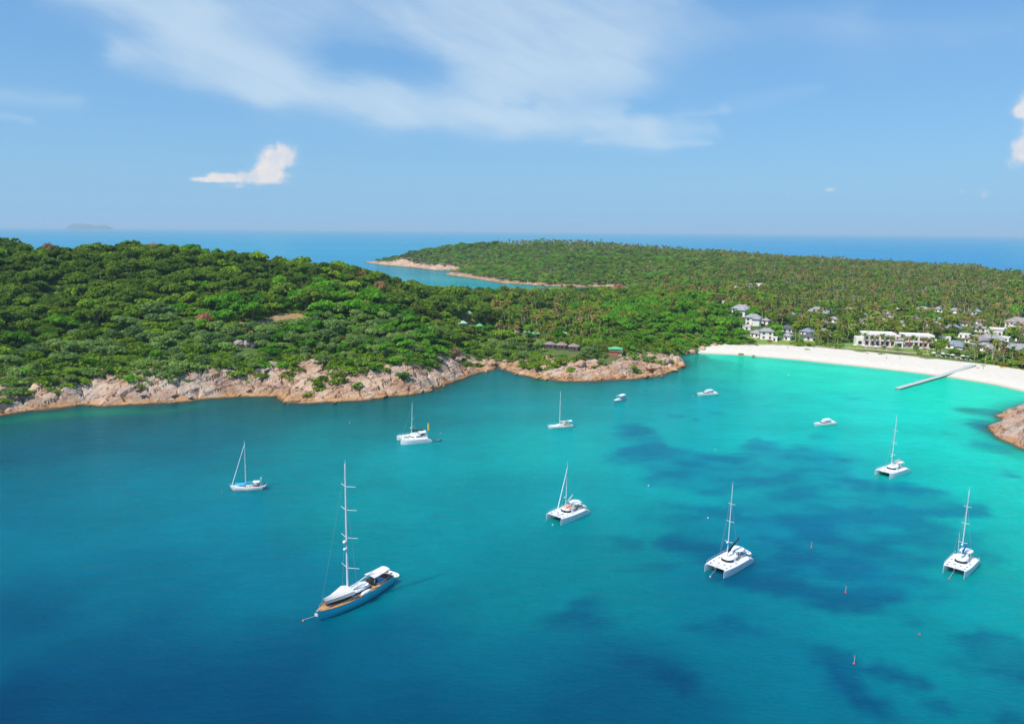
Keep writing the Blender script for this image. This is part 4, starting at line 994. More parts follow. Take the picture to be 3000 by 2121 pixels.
def mass(name, sel, label):
    R_ = T[sel]
    me = bpy.data.meshes.new(name); me.vertices.add(len(R_)); me.vertices.foreach_set('co', R_[:, 0:3].astype(np.float32).ravel())
    for an, tp, dat in (('scl', 'FLOAT_VECTOR', R_[:, 4:7]), ('rot', 'FLOAT_VECTOR', R_[:, 7:10])):
        a = me.attributes.new(an, tp, 'POINT'); a.data.foreach_set('vector', dat.astype(np.float32).ravel())
    a = me.attributes.new('idx', 'INT', 'POINT'); a.data.foreach_set('value', R_[:, 3].astype(np.int32))
    o = bpy.data.objects.new(name, me); col.objects.link(o)
    mod = o.modifiers.new('spread', 'NODES'); mod.node_group = NG
    tag(o, label, kind='stuff'); return o
NG = bpy.data.node_groups.new('spread_plants', 'GeometryNodeTree')
NG.interface.new_socket('Geometry', in_out='INPUT', socket_type='NodeSocketGeometry'); NG.interface.new_socket('Geometry', in_out='OUTPUT', socket_type='NodeSocketGeometry')
gi_ = NG.nodes.new('NodeGroupInput'); go_ = NG.nodes.new('NodeGroupOutput')
ci = NG.nodes.new('GeometryNodeCollectionInfo'); ci.inputs['Collection'].default_value = protos; ci.inputs['Separate Children'].default_value = True; ci.inputs['Reset Children'].default_value = True
iop = NG.nodes.new('GeometryNodeInstanceOnPoints'); iop.inputs['Pick Instance'].default_value = True
def nattr(nm_, tp):
    n = NG.nodes.new('GeometryNodeInputNamedAttribute'); n.data_type = tp; n.inputs['Name'].default_value = nm_; return n.outputs['Attribute']
e2r = NG.nodes.new('FunctionNodeEulerToRotation')
NG.links.new(gi_.outputs[0], iop.inputs['Points']); NG.links.new(ci.outputs[0], iop.inputs['Instance']); NG.links.new(nattr('idx', 'INT'), iop.inputs['Instance Index'])
NG.links.new(nattr('rot', 'FLOAT_VECTOR'), e2r.inputs[0]); NG.links.new(e2r.outputs[0], iop.inputs['Rotation']); NG.links.new(nattr('scl', 'FLOAT_VECTOR'), iop.inputs['Scale'])
NG.links.new(iop.outputs[0], go_.inputs[0])
farT = (T[:, 1] > 1010) | (T[:, 0] > 420)
mass('jungle_canopy', ~indiv & ~farT & (fam == 'tree'), 'dense jungle canopy over the headland and isthmus')
mass('undergrowth', ~indiv & ~farT & (fam == 'shrub'), 'green undergrowth between the jungle trees')
mass('isthmus_palm_grove', ~indiv & ~farT & (fam == 'palm'), 'palm grove behind the beach')
mass('far_forest', ~indiv & farT & (fam != 'palm'), 'green forest covering the far peninsula and plain')
mass('far_palm_plantation', ~indiv & farT & (fam == 'palm'), 'endless coconut palms on the plain behind the resort')
print('plants', len(T), {f_: int((fam == f_).sum()) for f_ in ('palm', 'shrub', 'tree')})
# ------------------------------------------------------------------ boulders, outcrop
def boulder_mesh(seed, sx=1.0, sy=.7, sz=.6):
    rng = np.random.default_rng(seed); n = 9; rings = []
    pl = rng.normal(0, 1, (9, 3)); pl /= np.linalg.norm(pl, axis=1)[:, None]; off = rng.uniform(.62, .95, 9)
    for i in range(1, n):
        a = math.pi*i/n; ring = []
        for k in range(12):
            t = 2*math.pi*k/12; d = np.array([math.sin(a)*math.cos(t), math.sin(a)*math.sin(t), -math.cos(a)])
            dd = pl@d; r_ = min(1.0, min([o_/c for o_, c in zip(off, dd) if c > 0.05] + [1.0]))*rng.uniform(.96, 1.03)
            ring.append((d[0]*r_*sx, d[1]*r_*sy, d[2]*r_*sz))
        rings.append(ring)
    return rings
def boulder(name, m, seed, **kw):
    b = MB(); b.loft(boulder_mesh(seed, **kw)); me = bpy.data.meshes.new(name); me.from_pydata(b.v, [], b.f); me.materials.append(m); return me
BMS = [boulder('boulder', ROCK, 400+i, sx=random.uniform(1, 1.5), sy=random.uniform(.7, 1), sz=random.uniform(.5, .8)) for i in range(6)]
nb_ = 0
rng = np.random.default_rng(77)
for i in range(len(near)-1):
    (ax, ay), (bx, by) = g(*near[i]), g(*near[i+1])
    if near[i][0] < -40: continue
    L_ = math.hypot(bx-ax, by-ay); nxn, nyn = -(by-ay)/L_, (bx-ax)/L_
    for k in range(int(L_/14)+1):
        t = rng.random(); u = rng.choice([-1.0, 1.0, 4.0, 9.0, 15.0])+rng.normal(0, 1.2); x = ax+(bx-ax)*t+nxn*u; y = ay+(by-ay)*t+nyn*u
        s, kk = sdist(np.array([x]), np.array([y])); z = float(height(np.array([x]), np.array([y]), s, kk)[0]); sc_ = rng.uniform(.6, 1.7)*(1.25 if near[i][0] > 1850 else 1)
        o = bpy.data.objects.new('boulder', BMS[rng.integers(6)]); col.objects.link(o); o.location = (x, y, max(z, -0.1)+sc_*.15 if u < 0 else z+sc_*.2); o.scale = (sc_*1.3, sc_*.85, sc_*.8)
        o.rotation_euler = (rng.normal(0, .25), rng.normal(-.3, .2), 0.87+rng.normal(0, .35)); nb_ += 1
        tag(o, 'angular pinkish boulder lying on the granite shore of the headland', 'boulder', 'boulders along the granite shore')
for j, (px, py, s_, lb) in enumerate([(1945, 1062, 5.0, 'big rounded boulder on top of the tip of the headland'), (1995, 1068, 4.0, 'outermost boulder at the tip of the headland'), (1970, 1084, 3.6, 'low boulder at the waterline under the headland tip'), (1915, 1082, 5.5, 'broad brown sided boulder just left of the headland tip'),
                                      (1440, 1064, 4.5, 'tall boulder left of the dark cleft in the rocks'), (1700, 1068, 4.6, 'dome shaped grey boulder in the middle of the point'), (1738, 1073, 3.4, 'boulder right of the dome shaped one on the point'),
                                      (2058, 1020, 3.6, 'reddish boulder at the left end of the sand'), (2095, 1008, 2.6, 'pale boulder under the trees at the left end of the sand'), (2171, 1037, 2.2, 'dark wet rock at the waterline of the beach'), (2206, 1040, 2.0, 'brown rock in the wash of the beach')]):
    p = hit(px, py+4, 250, 900) if px < 2200 else (*g(px, py+4, 1.0), 1.0)
    o = bpy.data.objects.new('boulder', BMS[j % 6] if px < 2800 else boulder('boulder', ROCKR, 500+j, sx=1.4, sy=1, sz=.5)); col.objects.link(o); o.location = (p[0], p[1], p[2]+s_*.15); o.scale = (s_, s_*.8, s_*.8); o.rotation_euler = (.1, -.15, .6+j); tag(o, lb, 'boulder')
r_ = empty('rock_outcrop', (pOut[0], pOut[1], pOut[2]), 0.25); tag(r_, 'pale purplish rock face standing out of the green slope', 'rock outcrop')
for j, (dx, dz, s_) in enumerate([(-3.4, 1.6, 3.4), (.6, 1.4, 3.2), (3.9, .9, 2.7)]):
    o = bpy.data.objects.new('stone', boulder('stone', mat('purplish_rock', (.36, .27, .26), .9, .25, .6), 600+j, sx=1, sy=.7, sz=.95)); col.objects.link(o); o.parent = r_; o.location = (dx, j*.4, dz); o.scale = (s_, s_, s_*.9)

# ------------------------------------------------------------------ buildings
WALL = mat('white_render_wall', (0.74, 0.70, 0.64), 0.8, 0.05, .5); PINKW = mat('rose_render_wall', (0.74, 0.58, 0.52), 0.8, 0.06, .5); REDP = mat('red_brown_pier', (.42, .13, .10), .8)
PAVE = mat('terrace_stone', (0.55, 0.48, 0.42), 0.85, 0.1, 1); WOOD = mat('dark_brown_timber', (0.10, 0.05, 0.035), 0.8, .3, 2); FRAME = mat('white_frame', (.75, .73, .7), .6)
ROOFS = {'g': mat('grey_shingles', (.27, .265, .275), .85, .2, .7), 'd': mat('dark_slate', (.09, .09, .12), .7, .2, .7), 'b': mat('blue_grey_shingles', (.19, .215, .25), .8, .2, .7), 'p': mat('mauve_grey_shingles', (.27, .225, .225), .85, .2, .7),
         'n': mat('green_grey_shingles', (.235, .27, .24), .85, .2, .7), 'w': mat('white_flat_roof', (.72, .7, .66), .8), 'green': mat('bright_green_roof', (.10, .42, .15), .6, .1, .8), 'pale': mat('pale_green_roof', (.33, .50, .27), .7, .12, .8), 'thatch': mat('brown_bungalow_roof', (.27, .18, .16), .9, .2, 1)}
def hip(b, w, d, h0, h1, ov=.9):
    W_, D_2 = w/2+ov, d/2+ov; rl = max(0.15, w/2-d/2*.95) if w > d else .15
    v = [(-W_, -D_2, h0), (W_, -D_2, h0), (W_, D_2, h0), (-W_, D_2, h0), (-W_, -D_2, h0+.18), (W_, -D_2, h0+.18), (W_, D_2, h0+.18), (-W_, D_2, h0+.18), (-rl, 0, h1), (rl, 0, h1)]
    return b.add(v, [(0, 3, 2, 1), (0, 1, 5, 4), (1, 2, 6, 5), (2, 3, 7, 6), (3, 0, 4, 7), (4, 5, 9, 8), (5, 6, 9), (6, 7, 8, 9), (7, 4, 8)])
def window(root, x, y, z, w, h, axis_='x', fr=True):
    f = None
    if axis_ == 'x': f = MB().box((x, y, z), (w+.24, .14, h+.24)).build('window', FRAME, root); MB().box((x, y-.09, z), (w, .05, h)).build('pane', DARKG, f)
    else: f = MB().box((x, y, z), (.14, w+.24, h+.24)).build('window', FRAME, root); MB().box((x+(.09 if x > 0 else -.09), y, z), (.05, w, h)).build('pane', DARKG, f)
def villa(x, y, z, wm, st, rf, lb, yaw, j):
    w = wm*.86; d = w*(.62 if w > 9 else .8); fl_h = 3.1; h = fl_h*st+.4
    r = empty('villa', (x, y, z-.6), yaw); tag(r, lb, 'villa')
    MB().box((0, d/2, h/2), (w, d, h)).build('wall', WALL, r)
    MB().box((0, -1.0, .35), (w*1.1, 2.6, .7)).build('terrace', PAVE, r)
    if rf == 'w': o = MB().box((0, d/2, h+.2), (w+.5, d+.5, .4)).build('roof', ROOFS['w'], r)
    else:
        b = MB(); hip(b, w, d, h, h+min(w, d)*.34+.5); o = b.build('roof', ROOFS[rf], r); o.location = (0, d/2, 0)
    n = max(1, int(w/3.4))
    for s_ in range(st):
        zz = .4+fl_h*s_+1.55
        for k in range(n):
            xx = (k+.5-n/2)*w/n
            if s_ == 0 and k == (j % n): MB().box((xx, -.06, 1.55), (1.5, .12, 2.3)).build('door', WOOD, r)
            else: window(r, xx, -.07, zz, min(1.7, w/n*.55), 1.5)
        window(r, -w/2-.07, d/2, zz, 1.6, 1.3, 'y')
    if st > 1 or j % 3 == 0:
        hr = MB()
        for k in range(5): hr.box(((k-2)*w*.25, -2.2, .95), (.12, .12, .55))
        hr.box((0, -2.2, 1.25), (w*1.06, .1, .1)); hr.build('railing', FRAME, r)
    if wm > 13:
        b = MB(); hip(b, w*.5, d*.7, h-.8, h+1.9, .6); o = b.build('porch_roof', ROOFS[rf if rf != 'w' else 'g'], r); o.location = (w*.22, -d*.15, 0)
        MB().box((w*.22, -d*.15-.3, (h-.8)/2), (w*.46, d*.5, h-.8)).build('porch_wall', WALL, r)
for j, (v, (x, y, z, wm)) in enumerate(zip(villas, VP)):
    yaw = math.atan2(y, x)-math.pi/2 + [-.25, .1, -.5, .3, -.1, .45][j % 6] - .15
    villa(x, y, z, wm, v[4], v[3], v[5], yaw, j)
for v, (x, y, z, wm) in zip(huts, HP):
    r = empty('hut', (x, y, z-.3), math.atan2(y, x)-math.pi/2+.2); tag(r, v[4], 'hut'); w = wm*.72
    MB().box((0, 0, 1.4), (w, w*.7, 2.8)).build('wall', mat('cream_wall', (.55, .48, .36), .85), r); b = MB(); hip(b, w, w*.75, 2.8, 4.7, .9); b.build('roof', ROOFS[v[3]], r)
    MB().box((w*.15, -w*.35-.05, 1.1), (.9, .1, 2.0)).build('door', WOOD, r); window(r, -w*.25, -w*.35-.05, 1.6, .9, .9)
rowlb = ['first brown roofed bungalow at the left end of the row', 'second bungalow from the left of the brown roofed row', 'third bungalow from the left of the brown roofed row', 'fourth bungalow from the left of the brown roofed row', 'fifth bungalow of the brown row with greenish lichen', 'last bungalow of the brown row with dark red shaded verandah']
for j, p in enumerate(RP + [pB]):
    r = empty('bungalow', (p[0], p[1], p[2]-.2), math.atan2(p[1], p[0])-math.pi/2-.12); tag(r, rowlb[j] if j < 6 else 'single brown roof standing behind the left end of the bungalow row', 'bungalow')
    MB().box((0, 0, 1.35), (5.4, 4, 2.7)).build('wall', PINKW if j % 2 else mat('cream_wall', (.55, .48, .36), .85), r); b = MB(); hip(b, 6.0, 5.2, 2.7, 4.6, .8); b.build('roof', ROOFS['thatch'], r)
    MB().box((0, -3.0, .35), (6.2, 2, .25)).build('verandah_deck', WOOD, r); 
    for k in (-1, 1): MB().box((k*2.8, -3.6, 1.3), (.2, .2, 2.4)).build('post', WOOD, r)
    MB().box((.7, -2.06, 1.2), (.9, .1, 2.0)).build('door', WOOD, r); window(r, -1.3, -2.06, 1.6, 1.1, .9)
r = empty('red_pavilion', (pRed[0], pRed[1], pRed[2]-1.6), math.atan2(pRed[1], pRed[0])-math.pi/2); tag(r, 'green roofed pavilion above a red and salmon terrace wall near the tip', 'pavilion')
MB().box((-1.2, 0, 2.0), (5.0, 5, 4.0)).build('red_wall', mat('red_wall', (.45, .13, .09), .8, .2, 1), r); MB().box((2.6, .3, 2.3), (3.0, 4.6, 4.4)).build('salmon_wall', mat('salmon_wall', (.62, .36, .25), .8, .15, 1), r)
b = MB(); hip(b, 7.6, 5.6, 5.6, 7.0, .8); b.build('roof', ROOFS['green'], r)
for k in (-1, 1):
    for l in (-1, 1): MB().box((k*3.4+.3, l*2.2, 5.0), (.3, .3, 1.4)).build('post', FRAME, r)
MB().box((0.4, -.2, 4.45), (8.6, 5.8, .22)).build('floor_slab', PINKW, r)
# beach hotel
hx, hy = (hA[0]+hB[0])/2, (hA[1]+hB[1])/2; HL = math.hypot(hB[0]-hA[0], hB[1]-hA[1]); yaw = math.atan2(hB[1]-hA[1], hB[0]-hA[0])
r = empty('beach_hotel', (hx, hy, 1.4), yaw); tag(r, 'long white two storey hotel with flat parapets facing the beach', 'hotel')
print('hotel length', HL)
def block(x0, x1, y0, y1, h, name='wall', m=WALL): return MB().box(((x0+x1)/2, (y0+y1)/2, h/2), (x1-x0, y1-y0, h)).build(name, m, r)
q_ = HL/2
for (x0, x1, h, y0) in ((-q_*.98, -q_*.06, 9.6, 1.0), (q_*.20, q_*1.04, 9.4, .6)):
    block(x0, x1, y0, y0+13, h-1.2, 'wing_wall'); MB().box(((x0+x1)/2, y0+6.5, h-.55), (x1-x0+1.4, 14.4, 1.3)).build('parapet', WALL, r)
    n = 6
    for k in range(n+1):
        xx = x0+(x1-x0)*k/n
        MB().box((xx, y0-.7, (h-1.2)/2), (.8, 1.4, h-1.2)).build('pier', REDP if k in (1, 4, 6) and x0 > 0 else PINKW, r)
    MB().box(((x0+x1)/2, y0-.75, 4.3), (x1-x0, 1.3, .35)).build('balcony_slab', WALL, r)
    for k in range(n):
        xx = x0+(x1-x0)*(k+.5)/n; w_ = (x1-x0)/n*.5
        window(r, xx, y0-.07, 2.2, w_, 2.4); window(r, xx, y0-.07, 6.2, w_, 1.9)
        MB().box((xx, y0-1.35, 4.95), ((x1-x0)/n-.9, .1, .9)).build('balustrade', FRAME, r)
block(-q_*.06+.05, q_*.20-.05, 3.5, 12, 7.2, 'middle_wall', PINKW); MB().box((q_*.07, 7.8, 7.4), (q_*.28, 9.4, .5)).build('middle_roof', WALL, r)
block(-q_*.10, q_*.12, -4.5, 3.3, 5.4, 'porch'); MB().box((q_*.01, -4.56, 1.9), (3.0, .12, 3.2)).build('archway', DARKG, r); MB().box((q_*.01, -.6, 5.6), (q_*.25, 8.6, .4)).build('porch_roof', ROOFS['g'], r)
block(q_*1.05, q_*1.28, 2.0, 9.5, 5.2, 'end_wall'); MB().box((q_*1.165, 5.8, 5.4), (q_*.25, 8.2, .4)).build('end_roof', WALL, r)
block(-q_*1.22, -q_*.99, 2.0, 10, 6.2, 'end_wall'); window(r, -q_*1.1, 1.93, 2.2, 2.4, 2.4)
MB().box((0, -3.2, .25), (q_*2.1, 6.0, .5)).build('terrace', PAVE, r)
# flat roofed house
r = empty('flat_roofed_house', (pF[0], pF[1], pF[2]-.5), math.atan2(pF[1], pF[0])-math.pi/2-.1); tag(r, 'white flat roofed house with tall pilasters left of the brownish roofed house', 'house')
MB().box((0, 4, 3.0), (13, 8, 6.0)).build('wall', WALL, r); MB().box((0, 4, 6.5), (14.4, 9.4, .9)).build('roof', ROOFS['w'], r); MB().box((0, -.2, 5.2), (13.2, .3, .5)).build('band', PINKW, r)
for k in range(5): MB().box((-6+k*3, -.25, 2.6), (.6, .5, 5.2)).build('pilaster', WALL, r)
for k in range(4): window(r, -4.5+k*3, -.07, 2.4, 1.5, 2.0)
# low wall along the top of the sand
wl = [g(px, py, 1.6) for px, py in [(2170, 1010), (2257, 1009), (2340, 1012), (2422, 1016), (2500, 1020), (2588, 1026), (2670, 1034), (2753, 1040), (2836, 1050)]]
b = MB()
for (ax, ay), (bx, by) in zip(wl, wl[1:]):
    b.box(((ax+bx)/2, (ay+by)/2, 1.5), (math.hypot(bx-ax, by-ay), .6, .9), math.atan2(by-ay, bx-ax))
tag(b.build('beach_wall', mat('rosy_stone_wall', (.45, .33, .26), .9, .2, .6)), 'low rosy stone wall running between lawn and sand', 'wall')
# parasols and loungers under the clipped trees
for j, (px, py) in enumerate([(2735, 1042), (2748, 1043), (2762, 1044), (2776, 1046), (2790, 1048), (2806, 1050), (2820, 1051), (2834, 1053), (2566, 1022), (2590, 1024), (2505, 1018), (2482, 1017), (2528, 1019)]):
    x, y = g(px, py, 1.8); gl = 'beach umbrellas and loungers at the top of the sand'
    r = empty('parasol', (x, y, 1.6), j); c_ = ['white', 'dark', 'white', 'blue grey'][j % 4]; tag(r, '%s parasol at the top of the sand in front of the hotel gardens' % c_, 'parasol', 'parasols at the top of the sand, '+c_)
    MB().tube((0, 0, 0), (0, 0, 2.3), .05).build('pole', WOOD, r); b = MB(); b.loft([[(1.7*math.cos(t), 1.7*math.sin(t), 2.1) for t in [k*math.pi/4 for k in range(8)]], [(.08*math.cos(t), .08*math.sin(t), 2.8) for t in [k*math.pi/4 for k in range(8)]]]); b.build('canopy', {'white': CREAM, 'dark': NAVY, 'blue grey': ROOFS['b']}[c_], r)
    r = empty('sun_lounger', (x+1.5, y-2.2, 1.35), .4); tag(r, 'low white sun lounger beside the parasols at the top of the sand', 'sun lounger', 'loungers at the top of the sand')
    MB().box((0, 0, .3), (.7, 1.9, .12)).build('seat', WHITE, r); MB().box((0, 1.0, .55), (.7, .1, .7)).build('backrest', WHITE, r)
# yellow kayaks
p = g(2942, 1077, 1.2)
for j in range(4):
    b = MB(); rr = []
    for t in np.linspace(-1, 1, 9): w_ = .42*math.cos(t*1.45); rr.append([(t*2.0, -w_, .3), (t*2.0, -w_*.6, .02), (t*2.0, w_*.6, .02), (t*2.0, w_, .3), (t*2.0, 0, .36)])
    b.loft(rr); o = b.build('kayak', mat('yellow_plastic', (.72, .40, .05), .4, .1, 1)); o.location = (p[0]-2.4+j*1.25, p[1]+.4*j, 1.25); o.rotation_euler = (0, 0, 1.1+.06*j); o.scale = (1.2, 1.2, 1.2)
    tag(o, 'yellow kayak drawn up side by side on the sand near the palms', 'kayak', 'yellow kayaks on the sand')
# floating jetty
pa, pb = np.array(g(2629, 1139, .5)), np.array(g(2854, 1071, 1.4)); L_ = np.hypot(*(pb-pa)); ang = math.atan2(*(pb-pa)[::-1]); nseg = 24
r = empty('floating_jetty', (pa[0], pa[1], 0), ang); tag(r, 'long grey floating jetty running from the sand into the bay', 'jetty')
GJ = mat('grey_pontoon', (.42, .45, .42), .85, .15, 1.2); GJ2 = mat('grey_pontoon_side', (.16, .19, .18), .85)
me = MB().box((0, 0, 0), (L_/nseg-.15, 3.1, .3)); mm = bpy.data.meshes.new('deck_section'); mm.from_pydata(me.v, [], me.f); mm.materials.append(GJ)
mf = MB().box((0, 0, 0), (L_/nseg-.5, 2.6, .45)); mg = bpy.data.meshes.new('float'); mg.from_pydata(mf.v, [], mf.f); mg.materials.append(GJ2)
for k in range(nseg):
    xx = (k+.5)*L_/nseg; t_ = k/nseg; zz = .75 if t_ < .52 else .75+(t_-.52)/.48*1.15
    for nm_, ms, dz in (('deck_section', mm, 0), ('float', mg, -.4)):
        o = bpy.data.objects.new(nm_, ms); col.objects.link(o); o.parent = r; o.location = (xx, math.sin(k*.9)*.06, zz+dz)
# people on the sand
def person(px, py, lb, skin, shirt, yaw, z=1.0):
    x, y = g(px, py, z); me = bpy.data.meshes.new('person')
    V = [(0, 0, .95), (0, 0, 1.2), (0, 0, 1.42), (0, 0, 1.52), (0, 0, 1.66), (0, 0, 1.74), (.1, .0, .9), (.13, .06, .5), (.12, 0, .06), (.13, .14, .02), (-.1, 0, .9), (-.13, -.12, .5), (-.14, -.2, .06), (-.14, -.06, .02), (.2, 0, 1.38), (.27, .02, 1.1), (.26, .12, .85), (-.2, 0, 1.38), (-.27, -.02, 1.1), (-.26, .06, .84)]
    E_ = [(0, 1), (1, 2), (2, 3), (3, 4), (4, 5), (0, 6), (6, 7), (7, 8), (8, 9), (0, 10), (10, 11), (11, 12), (12, 13), (2, 14), (14, 15), (15, 16), (2, 17), (17, 18), (18, 19)]
    R_ = [.15, .14, .13, .06, .1, .08, .1, .065, .045, .04, .1, .065, .045, .04, .06, .045, .035, .06, .045, .035]
    me.from_pydata(V, E_, []); o = bpy.data.objects.new('person', me); col.objects.link(o); me.materials.append(skin)
    md = o.modifiers.new('skin', 'SKIN')
    if not me.skin_vertices: 
        import bmesh
        bm = bmesh.new(); bm.from_mesh(me); bm.verts.layers.skin.verify(); bm.to_mesh(me); bm.free()
    for i, q2 in enumerate(R_): me.skin_vertices[0].data[i].radius = (q2, q2)
    me.skin_vertices[0].data[0].use_root = True; o.modifiers.new('s', 'SUBSURF').levels = 1
    sdz, kk = sdist(np.array([x]), np.array([y])); o.location = (x, y, float(height(np.array([x]), np.array([y]), sdz, kk)[0])+.06); o.rotation_euler = (0, 0, yaw)
    b = MB(); b.loft([[(.19*math.cos(t), .14*math.sin(t), zz) for t in [k*math.pi/4 for k in range(8)]] for zz in (.75, 1.0, 1.4)]); b.build('shirt', shirt, o); MB().ball((0, -.02, 1.7), .12, n=6).build('hair', BLACKC, o)
    tag(o, lb, 'person')
SK = mat('skin', (.42, .24, .16), .6)
person(2308, 1024, 'tiny figure in dark shirt walking on the left part of the beach', SK, NAVY, .3); person(2636, 1053, 'tiny figure in red standing on the sand before the hotel', SK, mat('red_cloth', (.5, .06, .05), .8), 1.0); person(2597, 1053, 'tiny figure in blue on the sand left of the red one', SK, BLUEC, 2.0)
person(2880, 1083, 'tiny figure in dark clothes on the sand right of the jetty', SK, NAVY, 1.2)

# ------------------------------------------------------------------ boats
def ring_hull(x, b, sh, keel, fl=.86):
    P = [(b, sh), (b*.98, sh*.55), (b*fl, 0.0), (b*.5, keel*.7), (0, keel)]
    return [(x, y_, z_) for y_, z_ in P] + [(x, -y_, z_) for y_, z_ in P[-2::-1]]
def mono_hull(root, L, B, fb, fs, m, rake=.06, name='hull', stern=.72, keel=-.5, n=15):
    """bow at +x; waterline from -L/2 to L/2"""
    rings = []; deck = []
    for i in range(n):
        t = i/(n-1); x = -L/2 + L*t
        if t < .45: w = stern + (1-stern)*math.sin(t/.45*math.pi/2)
        else: w = math.cos(((t-.45)/.55)**1.55*math.pi/2)**.85 if t < 1 else 0
        b = max(.04, B/2*w); sh = fb + (fs-fb)*((t-.35)/.65)**2 if t > .35 else fb + .06*L*.05*(1-t/.35)
        rg = ring_hull(x, b, sh, keel*(1-max(0, t-.75)*3.2), .86 - .35*max(0, t-.5))
        rg = [(px_+(z_/fs)*rake*L*max(0, (t-.6)/.4), y_, z_) for px_, y_, z_ in rg]; rings.append(rg)
        deck.append((rg[0][0], b-.06, sh-.08))
    b_ = MB(); b_.loft(rings); b_.f = [f for f in b_.f]; h = b_.build(name, m, root, smooth=False)
    return h, deck
def deck_mesh(root, deck, m, name='deck'):
    v = [(x, y, z+.10) for x, y, z in deck]+[(x, -y, z+.10) for x, y, z in deck]; n = len(deck)
    b = MB(); b.add(v, [(i, i+n, i+n+1, i+1) for i in range(n-1)]); return b.build(name, m, root)
def rounded(x0, x1, w, z0, z1, top=.82, n=20, p=2.6, wf=1.0):
    """rings of a rounded cabin"""
    cx, a = (x0+x1)/2, (x1-x0)/2; R_ = []
    def sup(t, aa, bb): c, s = math.cos(t), math.sin(t); return aa*math.copysign(abs(c)**(2/p), c), bb*math.copysign(abs(s)**(2/p), s)
    for z, k in ((z0, 1), (z0+(z1-z0)*.75, .5+top/2), (z1, top)):
        R_.append([(cx-(1-k)*a*.4+sup(t, a*k, w/2*k)[0], sup(t, a*k, w/2*k)[1], z) for t in [2*math.pi*i/n for i in range(n)]])
    return R_
def band(root, x0, x1, w, z0, z1, a0, a1, m, name, k0=1.0, k1=1.0, p=2.6, n=12, out_=.04, shift=0.0):
    cx, a = (x0+x1)/2, (x1-x0)/2; b = MB(); P = []
    for z, k in ((z0, k0), (z1, k1)):
        for o_ in (out_, -.05):
            for i in range(n+1):
                t = a0+(a1-a0)*i/n; c, s = math.cos(t), math.sin(t)
                P.append((cx-(1-k)*a*.4+(a*k+o_)*math.copysign(abs(c)**(2/p), c), (w/2*k+o_)*math.copysign(abs(s)**(2/p), s), z))
    q2 = n+1
    for i in range(n): b.f += [(i, i+1, 2*q2+i+1, 2*q2+i), (2*q2+i, 2*q2+i+1, 3*q2+i+1, 3*q2+i), (q2+i, i, 2*q2+i, 3*q2+i)[:0] or (q2+i+1, q2+i, 3*q2+i, 3*q2+i+1)]
    b.v = P; return b.build(name, m, root)
def rig(root, mx, z0, H, spreaders, r=.11, sw=1.1, rake=.02, stays=(), m=METAL, sweep=.25):
    tx = mx-rake*H
    MB().tube((mx, 0, z0), (tx, 0, z0+H), r*1.15, r*.75, 8).build('mast', m, root)
    for k, f in enumerate(spreaders):
        x = mx-rake*H*f; z = z0+H*f; w = sw*(1-.28*f)
        b = MB(); b.tube((x, 0, z), (x-sweep*w, w, z+.05*w), min(.075, r*.55), .05, 5); b.tube((x, 0, z), (x-sweep*w, -w, z+.05*w), min(.075, r*.55), .05, 5); b.build('spreader', m, root)
    MB().tube((tx, 0, z0+H), (tx, 0, z0+H+.9), .03, .03, 4).build('masthead_aerial', m, root)
    b = MB()
    for (p, q2, rr) in stays: b.tube(p, q2, rr, n=4)
    if stays: b.build('shroud', mat('steel_wire', (.28, .3, .32), .5), root)
    return (tx, 0, z0+H)
def boom(root, mx, z, L, m, up=.06, r=.1, cover=None, cw=.2, ch=.5, yaw=0.0):
    e = (mx-L*math.cos(up)*math.cos(yaw), L*math.sin(yaw), z+L*math.sin(up)); o = MB().tube((mx, 0, z), e, r, r, 6).build('boom', METAL, root)
    if cover:
        rg = []
        for t in np.linspace(0.02, .96, 7):
            hh = ch*(1-.55*t)+.1; w_ = cw*(1-.4*t); c = (mx+(e[0]-mx)*t, e[1]*t, z+(e[2]-z)*t)
            rg.append([(c[0], c[1]-w_, c[2]), (c[0], c[1]-w_*.6, c[2]+hh*.7), (c[0], c[1], c[2]+hh), (c[0], c[1]+w_*.6, c[2]+hh*.7), (c[0], c[1]+w_, c[2]), (c[0], c[1], c[2]-.12)])
        MB().loft(rg).build('sail_cover', cover, root)
    return e
def rail(root, pts_, h=.6, r=.03, name='railing'):
    b = MB()
    for (x, y, z) in pts_: b.tube((x, y, z), (x, y, z+h), r, n=4)
    for a, c in zip(pts_, pts_[1:]): b.tube((a[0], a[1], a[2]+h), (c[0], c[1], c[2]+h), r*.8, n=4)
    return b.build(name, METAL, root)
def boat_root(name, lb, cat, bow, stern_, mid=.5, z=0):
    a, c = np.array(g(*bow)), np.array(g(*stern_)); m_ = (a+c)/2; h = math.atan2(*(a-c)[::-1])
    r = empty(name, (m_[0], m_[1], 0), h); tag(r, lb, cat); return r, float(np.hypot(*(a-c)))

